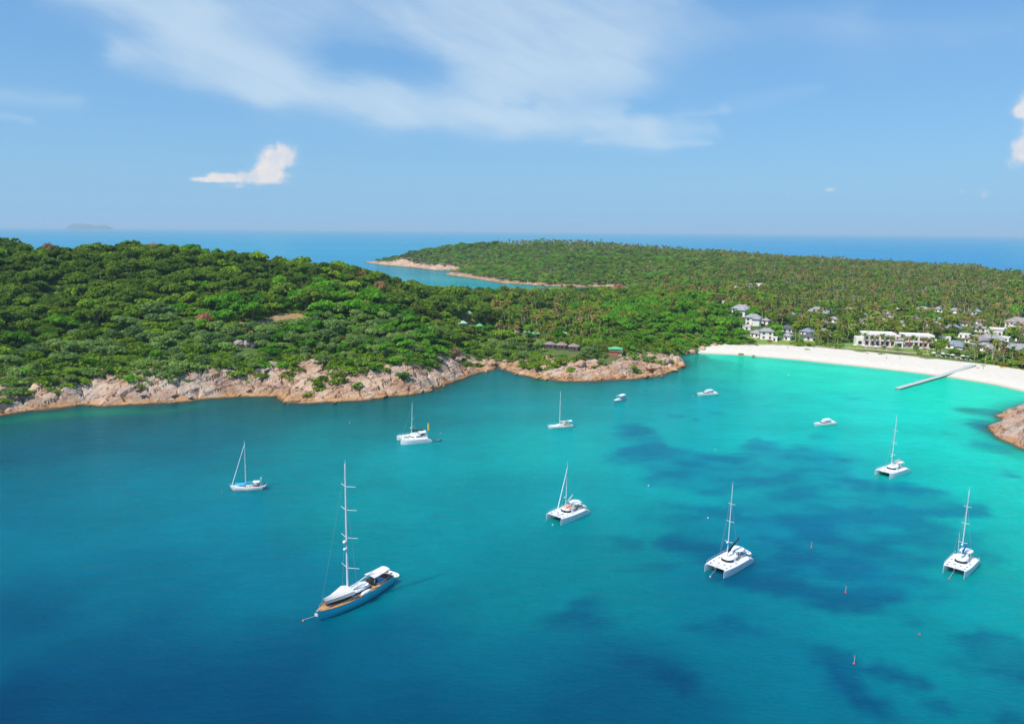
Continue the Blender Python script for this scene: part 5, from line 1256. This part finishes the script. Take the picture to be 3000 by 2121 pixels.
def catamaran(nb, fb_, ns, lb, mastH, spread, cover=None, boomup=.1, genoa=False, bimini=None, davit=False, windows=DARKG, H=1.0, booml=5.6, mastf=.08, tinted=WHITE, boomyaw=0.0, grp=None):
    N, S = np.array(g(*nb)), np.array(g(*ns)); h = math.atan2(*(N-S)[::-1]); L = float(np.hypot(*(N-S)))*1.02; FB = np.array(g(*fb_))
    B = float(np.hypot(*(N-FB)))*1.0; perp = np.array([-math.sin(h), math.cos(h)]); sgn = 1.0 if (FB-N)@perp > 0 else -1.0
    B = max(abs((FB-N)@perp), 4.6)
    c = (N+S)/2 + perp*sgn*B/2
    r = empty('catamaran', (c[0], c[1], 0), h); tag(r, lb, 'catamaran', grp)
    hw = B*.24; fbz = 1.75*H
    for s_ in (1, -1):
        b = MB(); rings = []
        for i in range(13):
            t = i/12; x = -L/2+L*t
            w = hw/2*(.8+.2*math.sin(min(1, t/.4)*math.pi/2)) if t < .45 else hw/2*max(.05, math.cos(((t-.45)/.55)**1.9*math.pi/2))
            sh = fbz*(.42+.58*sstep(0.0, .16, t)) + .12*t
            rings.append([(px_, y_+s_*B/2*.985, z_) for px_, y_, z_ in ring_hull(x, w, sh, -.45*(1-max(0, t-.7)*2.5), .85)])
        b.loft(rings); b.build('hull', tinted, r)
    # bridgedeck with sloping foredeck edge
    zd = fbz+.02
    x0, x1 = -L*.40, L*.30
    b = MB(); b.box(((x0+L*.16)/2, 0, zd-.35), (L*.16-x0, B*.985-.1, .75)); b.build('bridge_deck', WHITE, r)
    b = MB(); yb = B/2*.96; V = [(L*.16, -yb, zd+.04), (L*.16, yb, zd+.04), (L*.33, yb, zd+.02), (L*.31, yb*.45, zd+.0), (L*.30, 0, zd), (L*.31, -yb*.45, zd), (L*.33, -yb, zd+.02)]
    V += [(x_, y_, z_-.5) for x_, y_, z_ in V]; b.add(V, [(0, 6, 5, 4, 3, 2, 1), (7, 8, 9, 10, 11, 12, 13)] + [(i, (i+1) % 7, 7+(i+1) % 7, 7+i) for i in range(7)]); b.build('foredeck', DECK, r)
    b = MB(); b.add([(L*.33, -yb+.1, zd), (L*.33, yb-.1, zd), (L*.42, yb-.2, zd-.02), (L*.42, -yb+.2, zd-.02)], [(0, 3, 2, 1)]); b.build('trampoline', TRAMP, r)
    MB().tube((L*.425, -yb+.1, zd), (L*.425, yb-.1, zd), .10, n=6).build('crossbeam', METAL, r)
    MB().tube((L*.30, 0, zd-.1), (L*.50, 0, zd+.1), .07, n=5).build('bowsprit', METAL, r)
    for k, (hx_, hy_) in enumerate([(.36, .42), (.24, .43), (.05, .44), (.26, .15)]):
        for s_ in (1, -1): MB().box((L*hx_, s_*B*hy_, zd+.17), (.5, .42, .05)).build('hatch', GREYR, r)
    # cabin
    cx0, cx1 = -L*.22, L*.17
    MB().loft(rounded(cx0, cx1, B*.66, zd, zd+1.25*H, .8)).build('cabin', WHITE, r, smooth=False)
    band(r, cx0, cx1, B*.66, zd+.28, zd+.82, -1.25, 1.25, windows, 'cabin_window', .975, .93)
    for k in (-1, 1): MB().box((cx0+L*.12, k*B*.315, zd+.55), (L*.16, .12, .34), taper=.96).build('side_window', windows, r)
    # cockpit and hardtop
    MB().box((-L*.31, 0, zd+.06), (L*.17, B*.62, .1)).build('cockpit_sole', TEAKD if bimini == ORANGEC else mat('cockpit_grey_floor', (.35, .33, .31), .8), r)
    for k in (-1, 1): MB().box((-L*.32, k*B*.26, zd+.32), (L*.14, .5, .45)).build('bench', GREYW, r)
    bt = bimini or WHITE
    b = MB(); R_ = rounded(-L*.40, -L*.14, B*.62, zd+1.95*H, zd+2.1*H, .92); b.loft(R_[:1]+R_[2:]); b.build('hardtop', WHITE if bimini is None or bimini == ORANGEC else bt, r)
    for k in (-1, 1):
        for xx in (-.38, -.18): MB().tube((L*xx, k*B*.27, zd), (L*xx, k*B*.27, zd+2*H), .05, n=5).build('hardtop_post', METAL, r)
    if bimini == ORANGEC:
        MB().box((-L*.02, 0, zd+1.32*H), (L*.22, B*.52, .14)).build('sunbathing_cushion', ORANGEC, r); MB().box((-L*.18, -B*.40, zd+.2), (L*.24, .55, .3)).build('teak_seat', mat('orange_brown_cushion', (.42, .15, .08), .8), r)
        MB().box((-L*.14, -B*.22, zd+1.0), (L*.1, .5, .5)).build('dark_panel', TEAKD, r)
    MB().box((-L*.13, B*.12, zd+1.5*H), (1.0, .9, .5)).build('helm_seat', GREYW, r)
    for k in (-1, 1):
        for j_ in range(3): MB().box((-L*.44-j_*.42, k*B*.4925, fbz*(.78-.17*j_)), (.42, hw*.62, .1)).build('transom_step', GREYW, r)
        rail(r, [(L*(.42-.1*i), k*B*.575 if False else k*(B*.4925+hw*.42*(.45 if i == 0 else .85)), zd+.08) for i in range(9)], .62, .022)
    mx = L*mastf
    tip = rig(r, mx, zd+1.0, mastH, spread, .12, B*.17+.3, .035, [((mx-.035*mastH*.8, 0, zd+1+mastH*.8), (mx-1.2, k*B*.49, zd), .02) for k in (1, -1)] + [((mx-.035*mastH*.92, 0, zd+1+mastH*.92), (L*.42, 0, zd), .02)])
    if genoa: MB().tube((L*.40, 0, zd+.4), (mx-.03*mastH*.9, 0, zd+1+mastH*.92), .17, .09, 6).build('furled_genoa', mat('furled_white_sail', (.78, .80, .80), .7), r)
    MB().ball((mx+.35, 0, zd+1+mastH*(.27 if genoa else .22)), .28, (1, 1, .6), 7).build('radar_dome', WHITE, r)
    boom(r, mx-.2, zd+2.3*H, booml, METAL, boomup, .1, cover, .24, .55, boomyaw)
    if davit:
        for k in (-1, 1): MB().path([(-L*.40, k*B*.2, zd+.2), (-L*.45, k*B*.2, zd+1.1), (-L*.52, k*B*.2, zd+1.0)], .05).build('davit', METAL, r)
    return r, (L, B, zd, h, c)
def dinghy(lb, x, y, z, yaw, L=3.2, m=GREYW, name='dinghy', motor=True, tilt=0):
    r = empty(name, (x, y, z), yaw); tag(r, lb, 'dinghy'); r.rotation_euler = (0, tilt, yaw); R_ = .22*L/3.2
    pts_ = [(-L/2, -.62), (L*.22, -.62), (L*.42, -.42), (L/2, 0), (L*.42, .42), (L*.22, .62), (-L/2, .62)]
    b = MB(); b.path([(a*1.0, c*L/3.2, .3) for a, c in pts_], R_, 7); b.build('tube', m, r)
    MB().box((-.1*L, 0, .2), (L*.75, 1.1*L/3.2, .12)).build('floor', GREYW, r); MB().box((-.15*L, 0, .42), (.25, 1.1*L/3.2, .08)).build('seat', TEAKD, r)
    if motor: MB().box((-L/2-.15, 0, .45), (.35, .3, .6)).build('outboard_motor', BLACKC, r)
    return r
def buoy(lb, px, py, m, rad=.35, cat='buoy', grp=None, pole=False, z=.12):
    x, y = g(px, py, .2); r = empty('mooring_buoy', (x, y, z)); tag(r, lb, cat, grp); rad *= .55; b = MB(); b.ball((0, 0, 0), rad, n=8); b.build('float', m, r, smooth=True)
    MB().tube((0, 0, rad*.9), (0, 0, rad*1.6), .05, n=5).build('ring', GREYR, r)
    if pole: MB().tube((0, 0, rad*.5), (.1, .1, rad*.5+1.5), .03, n=4).build('pole', METAL, r); MB().box((.1, .25, 1.5), (.04, .4, .3)).build('flag', m, r)
    return r
def line(root_loc, a, b_, name='mooring_line', lb='slack mooring line', r=.035):
    n = 6; P = []
    for i in range(n+1):
        t = i/n; P.append((a[0]+(b_[0]-a[0])*t, a[1]+(b_[1]-a[1])*t, a[2]+(b_[2]-a[2])*t-.4*math.sin(math.pi*t)*min(1, a[2]/2)))
    o = MB().path(P, r, 4).build(name, ROPE); tag(o, lb, 'rope'); return o
def topts(base_z, mast, top_px, mx, rake, root):
    """mast height that reaches the pixel row where the photograph ends the mast"""
    p = root.matrix_basis @ Vector((mx, 0, base_z)); lo, hi = 5.0, 45.0
    for _ in range(30):
        h = (lo+hi)/2; q2 = root.matrix_basis @ Vector((mx-rake*h, 0, base_z+h)); _, py = project(q2.x, q2.y, q2.z)
        lo, hi = (lo, h) if py < top_px else (h, hi)
    return lo
PINK = mat('pink_red_buoy', (.55, .06, .11), .5); ORB = mat('orange_buoy', (.75, .25, .07), .5); WB = mat('white_buoy', (.8, .78, .74), .5); DB = mat('dull_red_buoy', (.35, .12, .10), .6)
# catamarans
cat10, i10 = catamaran((2121, 1694), (2067, 1672), (2203, 1646), 'large white catamaran with dark navy boom cover and a dinghy on its stern', 19.3, (.22, .50, .74), NAVY, .42, booml=6.2, davit=True)
cat11, i11 = catamaran((2824, 1695), (2762, 1677), (2866, 1651), 'white catamaran with blue cover and a tall stern pole farthest to the right', 18.4, (.24, .52, .76), BLUEC, .3, booml=4.4, davit=False)
cat8, i8 = catamaran((2606, 1403), (2561, 1392), (2663, 1383), 'white catamaran with cream sail cover on the dark reef edge nearest the rocky point', 18.0, (.25, .48, .74), CREAM, .06, bimini=CREAM)
cat9, i9 = catamaran((1644, 1538), (1603, 1522), (1724, 1504), 'catamaran with salmon cushions and furled white genoa in mid bay', 13.6, (), WHITE, .5, genoa=True, bimini=ORANGEC, booml=4.2, davit=True, boomyaw=-.1)
cat3, i3 = catamaran((1175, 1303), (1163, 1289), (1263, 1295), 'white catamaran with black boom cover and yellow flag near the granite shore', 13.0, (.26, .52), BLACKC, .03, booml=5.2, windows=mat('smoky_window', (.2, .2, .2), .3))
L, B, zd, h, c = i11; MB().tube((-L*.46, -B*.5, 1.2), (-L*.50, -B*.56, 7.0), .05, .03, 5).build('stern_pole', METAL, cat11)
L, B, zd, h, c = i3; p_ = MB().tube((-L*.44, B*.1, zd), (-L*.44, B*.1, zd+5.6), .045, n=5).build('flag_pole', METAL, cat3)
b = MB(); b.add([(-L*.44, B*.1, zd+2.3), (-L*.44-.9, B*.1+.15, zd+2.5), (-L*.44-.8, B*.1-.05, zd+5.2), (-L*.44, B*.1, zd+5.5), (-L*.44-.3, B*.1+.25, zd+4)], [(0, 1, 4), (1, 2, 4), (2, 3, 4), (3, 0, 4)]); b.build('yellow_flag', mat('yellow_flag_cloth', (.80, .52, .05), .8), cat3)
b = MB(); L2 = L; b.path([(L*.30, .5, zd+.2), (L*.20, .9, zd+.2), (L*.16, -.2, zd+.2), (L*.27, -.7, zd+.2), (L*.33, -.3, zd+.2)], .12, 5); b.build('coiled_fender', mat('olive_cover', (.35, .30, .16), .8), cat3)
def onboat(info, lx, ly):
    L, B, zd, h, c = info; return c[0]+lx*math.cos(h)-ly*math.sin(h), c[1]+lx*math.sin(h)+ly*math.cos(h)
x, y = onboat(i10, -i10[0]*.55, .2); dinghy('white inflatable dinghy hung crosswise behind the catamaran with the navy cover', x, y, 1.5, i10[3]+1.35, 3.4, WHITE)
x, y = onboat(i9, -i9[0]*.52, 0); dinghy('grey inflatable dinghy hung behind the catamaran with salmon cushions', x, y, 1.3, i9[3]+1.5, 3.0, GREYW)
x, y = onboat(i8, -i8[0]*.52, -1.0); dinghy('reddish grey dinghy at the stern of the cream covered catamaran', x, y, 1.0, i8[3]+1.5, 2.6, mat('faded_red_rubber', (.45, .25, .22), .7))
x, y = g(1281, 1291); dinghy('dark dinghy shape for a dinghy shadow behind the catamaran with the yellow flag', x, y, 0, 2.9, 3.0, mat('dark_teal_shadow', (.02, .10, .14), .6))  # dinghy shape in dark teal stands in for a dinghy's shadow on the water

# the great sloop
yr, L = boat_root('sailing_yacht', 'large classic sailing yacht with teal hull, teak deck, foredeck awning and very tall mast', 'sailing yacht', (944, 1812), (1137, 1706))
L *= 1.0; fbz = 1.9
_, dk = mono_hull(yr, L*1.05, 5.6, fbz, 2.35, TEALH, .055, stern=.52)
deck_mesh(yr, dk, TEAK)
for s_ in (1, -1):
    b = MB(); b.path([(x, s_*(y+.03), z+.14) for x, y, z in dk], .06, 5); b.build('cap_rail', mat('varnished_wood', (.42, .22, .08), .4), yr)
for k, tx in enumerate((.1, -.02, -.14)): MB().ball((L*tx, -2.62+.04*k, 1.1), .16, (1, .5, 1), 6).build('porthole', DARKG, yr)
MB().loft(rounded(-L*.17, L*.12, 3.7, fbz, fbz+1.2, .84)).build('deckhouse', WHITE, yr)
band(yr, -L*.17, L*.12, 3.7, fbz+.3, fbz+.82, -1.5, 1.5, DARKG, 'deckhouse_window', .98, .93)
for k in (-1, 1): MB().box((-L*.05, k*1.75, fbz+.55), (L*.17, .1, .42)).build('side_window', TEAKD, yr)
MB().box((-L*.03, 0, fbz+1.2), (2.4, 1.4, .12)).build('hatch_cover', GREYW, yr)
MB().box((L*.27, 0, fbz+.25), (L*.30, 1.9, .5)).build('trunk_cabin', TEAKD, yr)
MB().box((-L*.36, 0, fbz+.22), (L*.22, 3.0, .35)).build('cockpit', mat('blue_cushion', (.22, .42, .60), .8), yr); MB().box((-L*.44, 0, fbz+.3), (L*.08, 3.3, .4)).build('aft_seat', mat('maroon_cushion', (.22, .03, .03), .8), yr)
MB().box((-L*.24, 0, fbz+.75), (1.6, 2.8, .9), taper=.85).build('windscreen', DARKG, yr)
def awning(root, x0, x1, w0, w1, z0, ridge, m, name, drop=.55):
    V = []; n = 7
    for i in range(n):
        t = i/(n-1); x = x0+(x1-x0)*t; w = w0+(w1-w0)*t; zz = z0-.10*math.sin(t*math.pi)
        V.append([(x, -w/2, zz-drop), (x, -w/2*.92, zz-.05), (x, -w/4, zz+ridge*.55), (x, 0, zz+ridge), (x, w/4, zz+ridge*.55), (x, w/2*.92, zz-.05), (x, w/2, zz-drop), (x, w/2*.9, zz-.1), (x, 0, zz+ridge-.06), (x, -w/2*.9, zz-.1)])
    return MB().loft(V).build(name, m, root)
MX = L*.13
awning(yr, L*.13, L*.47, 4.8, .8, fbz+2.1, .6, CREAM, 'foredeck_awning', .75)
awning(yr, -L*.47, -L*.20, 2.6, 3.4, fbz+2.35, .15, mat('white_awning', (.72, .67, .62), .8), 'aft_awning', .08)
for xx in (-.45, -.22):
    for k in (-1, 1): MB().tube((L*xx, k*1.3, fbz), (L*xx, k*1.3, fbz+2.3), .045, n=5).build('awning_pole', METAL, yr)
bpy.context.view_layer.update()
mh = topts(fbz+.3, 0, 1358, MX, .012, yr); print('yacht L', L, 'mast', mh)
rig(yr, MX, fbz+.3, mh, (.215, .445, .655, .83)[:4], .24, 3.0, .012, [((MX-.3, 0, fbz+mh*.82), (MX-.8, k*2.6, fbz+.1), .025) for k in (1, -1)] + [((MX-.3, 0, fbz+mh*.97), (L*.52, 0, fbz+.5), .014)], sweep=.35)
for k, (f, s_) in enumerate(((.43, .42), (.375, .34))):
    MB().ball((MX+.55, 0, fbz+mh*f), s_, (1, 1, .9), 8).build('radar_dome', WHITE, yr)
boom(yr, MX-.3, fbz+1.7, L*.38, METAL, .17, .17, None)
MB().path([(MX-.2, .15, fbz+1.2), (MX-.2, .1, fbz+3.8), (MX-.15, .1, fbz+7)], .08).build('halyard_bundle', GREYR, yr)
MB().ball((-L*.01, 2.9, fbz+.7), 1.0, (1.9, .55, .5), 8).build('covered_tender_on_deck', WHITE, yr)
rail(yr, [(x, y, z+.12) for x, y, z in dk[1:-1:2]], .6, .025); rail(yr, [(x, -y, z+.12) for x, y, z in dk[1:-1:2]], .6, .025)
MB().path([(L*.50, 0, 2.4), (L*.56, 0, 2.5), (L*.575, 0, 1.6)], .13).build('anchor', GREYW, yr)
MB().box((L*.575, 0, 1.6), (.25, .9, .5)).build('bow_roller', GREYW, yr)
x, y = g(1150, 1672, 1.2); dinghy('round bowed white tender riding behind the stern of the large teal yacht', x, y, 0, yr.rotation_euler.z+math.pi*.5, 3.8, WHITE, 'tender')
# sloop with blue awning
sr, L = boat_root('sloop', 'white sloop with bright blue foredeck awning and furled sail at the left', 'sailing boat', (683, 1436), (769, 1433)); fbz = 1.15
_, dk = mono_hull(sr, L*1.02, 3.3, fbz, 1.65, WHITE, .10, stern=.6); deck_mesh(sr, dk, DECK)
b = MB(); b.path([(x, -y-.02, .12) for x, y, z in dk], .06, 4); b.path([(x, y+.02, .12) for x, y, z in dk], .06, 4); b.build('boot_stripe', mat('brown_stripe', (.18, .08, .05), .6), sr)
MB().loft(rounded(-L*.18, L*.10, 2.1, fbz, fbz+.55, .85)).build('coachroof', WHITE, sr)
for k in (-1, 1):
    for xx in (-.1, -.02, .05): MB().box((L*xx, k*1.0, fbz+.32), (.5, .1, .2)).build('window', DARKG, sr)
MB().box((-L*.05, 0, fbz+.62), (L*.16, 1.0, .1)).build('green_deck_mat', mat('green_mat', (.22, .40, .26), .8), sr)
awning(sr, L*.08, L*.42, 2.3, .4, fbz+1.15, .22, SKYBLUE, 'blue_awning', .25)
awning(sr, -L*.42, -L*.20, 2.2, 2.2, fbz+1.75, .12, WHITE, 'cockpit_canopy', .1); MB().box((-L*.31, 0, fbz+.1), (L*.2, 1.6, .2)).build('cockpit', TEAKD, sr); MB().box((-L*.27, -.9, fbz+.6), (L*.12, .1, .9)).build('spray_cloth', WHITE, sr)
MX = L*.06; mh = topts(fbz+.4, 0, 1297, MX, .02, sr)
rig(sr, MX, fbz+.4, mh, (.45,), .13, .8, .02, [((MX-.2, 0, fbz+mh*.95), (MX, k*1.5, fbz), .018) for k in (1, -1)])
MB().tube((L*.52, 0, 1.9), (MX-.02*mh+.1, 0, fbz+mh*.98), .15, .09, 6).build('furled_genoa', mat('furled_white_sail', (.78, .80, .80), .7), sr)
boom(sr, MX-.1, fbz+1.3, L*.38, METAL, .05, .07, SKYBLUE, .14, .28); rail(sr, [(x, -y, z+.1) for x, y, z in dk[::2]], .55, .02); rail(sr, [(x, y, z+.1) for x, y, z in dk[::2]], .55, .02)
MB().path([(-L*.46, -1, fbz), (-L*.47, -.9, fbz+2.0), (-L*.47, .9, fbz+2.0), (-L*.46, 1, fbz)], .04).build('stern_arch', METAL, sr); MB().ball((-L*.47, 0, fbz+2.6), .35, (1, .4, 1), 6).build('wind_generator', GREYW, sr); MB().tube((-L*.47, 0, fbz+2.0), (-L*.47, 0, fbz+3.4), .03, n=4).build('pole', METAL, sr)
q2 = sr.matrix_basis @ Vector((-L*.56, 0, 0)); dinghy('small grey dinghy hanging at the stern of the blue awning sloop', q2.x, q2.y, 1.0, sr.rotation_euler.z+math.pi/2, 2.6, GREYW)
# cream sloop
mr, L = boat_root('sloop', 'slim white sloop with teak cockpit anchored in front of the granite point', 'sailing boat', (1609, 1256), (1676, 1251)); fbz = 1.15
_, dk = mono_hull(mr, L*1.02, 3.5, fbz, 1.5, WHITE, .06, stern=.75); deck_mesh(mr, dk, DECK)
MB().loft(rounded(-L*.12, L*.22, 2.0, fbz, fbz+.5, .8)).build('coachroof', WHITE, mr); MB().box((-L*.28, 0, fbz+.1), (L*.28, 2.4, .2)).build('cockpit', mat('reddish_teak', (.30, .14, .09), .7), mr)
for k in (-1, 1): MB().box((L*.06, k*.92, fbz+.26), (L*.2, .08, .16)).build('window', DARKG, mr); MB().box((-L*.3, k*1.35, fbz+.28), (L*.22, .25, .3)).build('coaming', CREAM, mr)
b = MB(); b.loft([[(-L*.10, -1.1, fbz+.4), (-L*.10, 1.1, fbz+.4), (-L*.10, .9, fbz+1.3), (-L*.10, -.9, fbz+1.3)], [(-L*.18, -1.1, fbz+.4), (-L*.18, 1.1, fbz+.4), (-L*.18, .9, fbz+1.45), (-L*.18, -.9, fbz+1.45)]]); b.build('spray_hood', mat('beige_hood', (.55, .42, .33), .8), mr)
awning(mr, -L*.47, -L*.30, 2.0, 2.0, fbz+1.9, .08, WHITE, 'bimini', .05)
MX = L*.05; mh = topts(fbz+.4, 0, 1150, MX, .01, mr); rig(mr, MX, fbz+.4, mh, (.38, .7), .13, .8, .01, [((MX-.1, 0, fbz+mh*.95), (MX, k*1.6, fbz), .018) for k in (1, -1)])
boom(mr, MX-.1, fbz+1.6, L*.36, METAL, .03, .07, WHITE, .14, .25); rail(mr, [(x, -y, z+.1) for x, y, z in dk[::2]], .55, .02); rail(mr, [(x, y, z+.1) for x, y, z in dk[::2]], .55, .02)
MB().box((-L*.53, 0, .8), (.4, .35, .9)).build('outboard_motor', BLACKC, mr)
# motor boats
def cruiser(bow, stern_, lb, s=1.0):
    r, L = boat_root('motor_cruiser', lb, 'motorboat', bow, stern_); L *= 1.05; fbz = 1.25*s
    _, dk = mono_hull(r, L, 3.5*s, fbz, 1.75*s, WHITE, .09, stern=.9); deck_mesh(r, dk, DECK)
    MB().loft(rounded(-L*.18, L*.24, 2.6*s, fbz, fbz+.95*s, .78)).build('cabin', WHITE, r)
    band(r, -L*.18, L*.24, 2.6*s, fbz+.25*s, fbz+.75*s, -1.9, 1.9, DARKG, 'cabin_window', .98, .88)
    b = MB(); R_ = rounded(-L*.28, L*.10, 2.7*s, fbz+1.55*s, fbz+1.75*s, .9); b.loft(R_[:1]+R_[2:]); b.build('hardtop', WHITE, r)
    for k in (-1, 1):
        for xx in (-.26, .05): MB().tube((L*xx, k*1.1*s, fbz), (L*xx-.2, k*1.05*s, fbz+1.6*s), .06, n=5).build('hardtop_post', WHITE, r)
    MB().box((-L*.33, 0, fbz+.08), (L*.26, 2.4*s, .1)).build('cockpit', GREYW, r); MB().box((-L*.42, 0, fbz+.3), (.6, 2.2*s, .4)).build('stern_seat', WHITE, r)
    rail(r, [(x, -y, z+.1) for x, y, z in dk[6:-1:2]], .5, .02, 'bow_rail'); rail(r, [(x, y, z+.1) for x, y, z in dk[6:-1:2]], .5, .02, 'bow_rail')
    for k in (-.4, .4): MB().box((-L*.52, k*s, .7), (.5, .4, 1.0)).build('outboard_motor', BLACKC, r)
    MB().tube((-L*.1, 0, fbz+1.7*s), (-L*.14, 0, fbz+3.0*s), .03, n=4).build('aerial', METAL, r)
cruiser((2047, 1160), (2098, 1157), 'white motor cruiser with hardtop nearest the beach end', 1.0)
cruiser((2389, 1249), (2443, 1243), 'white motor cruiser with hardtop on the bright shallows below the jetty', .95)
r, L = boat_root('speedboat', 'small white speedboat with a flat white sun canopy off the headland tip', 'speedboat', (1800, 1179), (1829, 1170)); _, dk = mono_hull(r, L*1.0, 2.5, .85, 1.2, WHITE, .08, stern=.9); deck_mesh(r, dk, DECK)
awning(r, -L*.42, L*.12, 2.6, 2.6, 2.9, .12, WHITE, 'sun_canopy', .08); MB().box((L*.05, 0, 1.2), (.8, 1.2, .8)).build('console', GREYW, r); MB().box((-L*.3, 0, 1.05), (L*.3, 1.8, .3)).build('seat', CREAM, r); MB().box((L*.25, 0, 1.15), (L*.2, 1.2, .25)).build('bow_cushion', WHITE, r)
for xx in (-.38, .08):
    for k in (-1, 1): MB().tube((L*xx, k*1.1, .9), (L*xx, k*1.15, 2.85), .04, n=4).build('canopy_post', METAL, r)
for k in (-.4, .4): MB().box((-L*.53, k, .55), (.5, .35, 1.0)).build('outboard_motor', BLACKC, r)
# buoys
buoy('pinkish red mooring buoy with a flag pole between the navy covered and blue covered catamarans', 2377, 1603, PINK, .5, pole=True)
buoy('pinkish red mooring buoy on the dark reef below the middle one', 2477, 1734, PINK, .45, pole=True)
buoy('pinkish red mooring buoy closest to the right edge of the frame', 2694, 1857, PINK, .4)
buoy('pinkish red mooring buoy lowest in the photograph', 2502, 1942, PINK, .45, pole=True)
buoy('small white and red buoy left of the mast of the navy covered catamaran', 2074, 1516, WB, .38)
buoy('small white buoy alone right of the salmon cushioned catamaran', 1900, 1422, WB, .4)
buoy('orange buoy in front of the bow of the teal yacht', 888, 1817, ORB, .4)
buoy('dark buoy left of the blue awning sloop', 651, 1440, DB, .35)
buoy('pinkish buoy right of the yellow flag catamaran', 1291, 1268, mat('faded_pink', (.6, .35, .38), .6), .4)
buoy('greyish pink buoy under the bows of the navy covered catamaran', 2081, 1688, mat('faded_pink', (.6, .35, .38), .6), .45)
buoy('red buoy under the bows of the catamaran farthest right', 2781, 1695, PINK, .45)
buoy('dull red buoy at the bow of the cream covered catamaran', 2569, 1402, DB, .5)
buoy('white buoy under the bows of the salmon cushioned catamaran', 1619, 1536, WB, .35)
buoy('tiny white buoy left of the cruiser nearest the beach end', 2030, 1160, WB, .3)
buoy('tiny white marker in the bright shallows off the beach', 2311, 1097, WB, .35); buoy('tiny pale marker right of the salmon cushioned boats near the upper reef', 2096, 1316, WB, .3); buoy('tiny pale float off the granite shore left of the yellow flag boat', 1024, 1237, WB, .25)
a = g(888, 1817); line(None, (a[0], a[1], .2), (*g(935, 1800, 1.8), 1.8), lb='mooring line from the orange buoy to the teal yacht bow')
a = g(2081, 1688); line(None, (a[0], a[1], .2), (*onboat(i10, i10[0]*.40, 0), 1.6), lb='mooring line under the bows of the navy covered catamaran')
a = g(2781, 1695); line(None, (a[0], a[1], .2), (*onboat(i11, i11[0]*.40, 0), 1.6), lb='mooring line from the red buoy to the catamaran farthest right')

# ------------------------------------------------------------------ faint island on the horizon
b = MB(); D2 = 30000.0; rings = []
prof = [(202, 664), (207, 658), (214, 655), (225, 655), (240, 654.5), (255, 655), (268, 657), (279, 659.5), (288, 659), (300, 658), (310, 659.5), (319, 664)]
for px, py in prof:
    x, y, z = pd(px, py, D2); z = max(6, z*.93); rings.append([(x, y-260, -2), (x, y-140, z*.7), (x, y, z), (x, y+180, z*.7), (x, y+320, -2)])
b.loft(rings); tag(b.build('distant_island', mat('distant_forest', (.05, .08, .03), .9)), 'faint flat blue island on the horizon', kind='structure')
# ------------------------------------------------------------------ air
vm = bpy.data.materials.new('sea_haze'); vm.use_nodes = True; n2 = vm.node_tree; n2.nodes.clear()
ov = n2.nodes.new('ShaderNodeOutputMaterial'); pv = n2.nodes.new('ShaderNodeVolumePrincipled'); n2.links.new(pv.outputs[0], ov.inputs['Volume'])
pv.inputs['Color'].default_value = (0.62, 0.84, 1.0, 1); pv.inputs['Density'].default_value = 5.5e-5; pv.inputs['Anisotropy'].default_value = 0.0
b = MB(); b.box((0, 31000-2000, 128), (131000, 70000, 276)); o = b.build('haze', vm); tag(o, 'thin blue sea haze', kind='stuff')
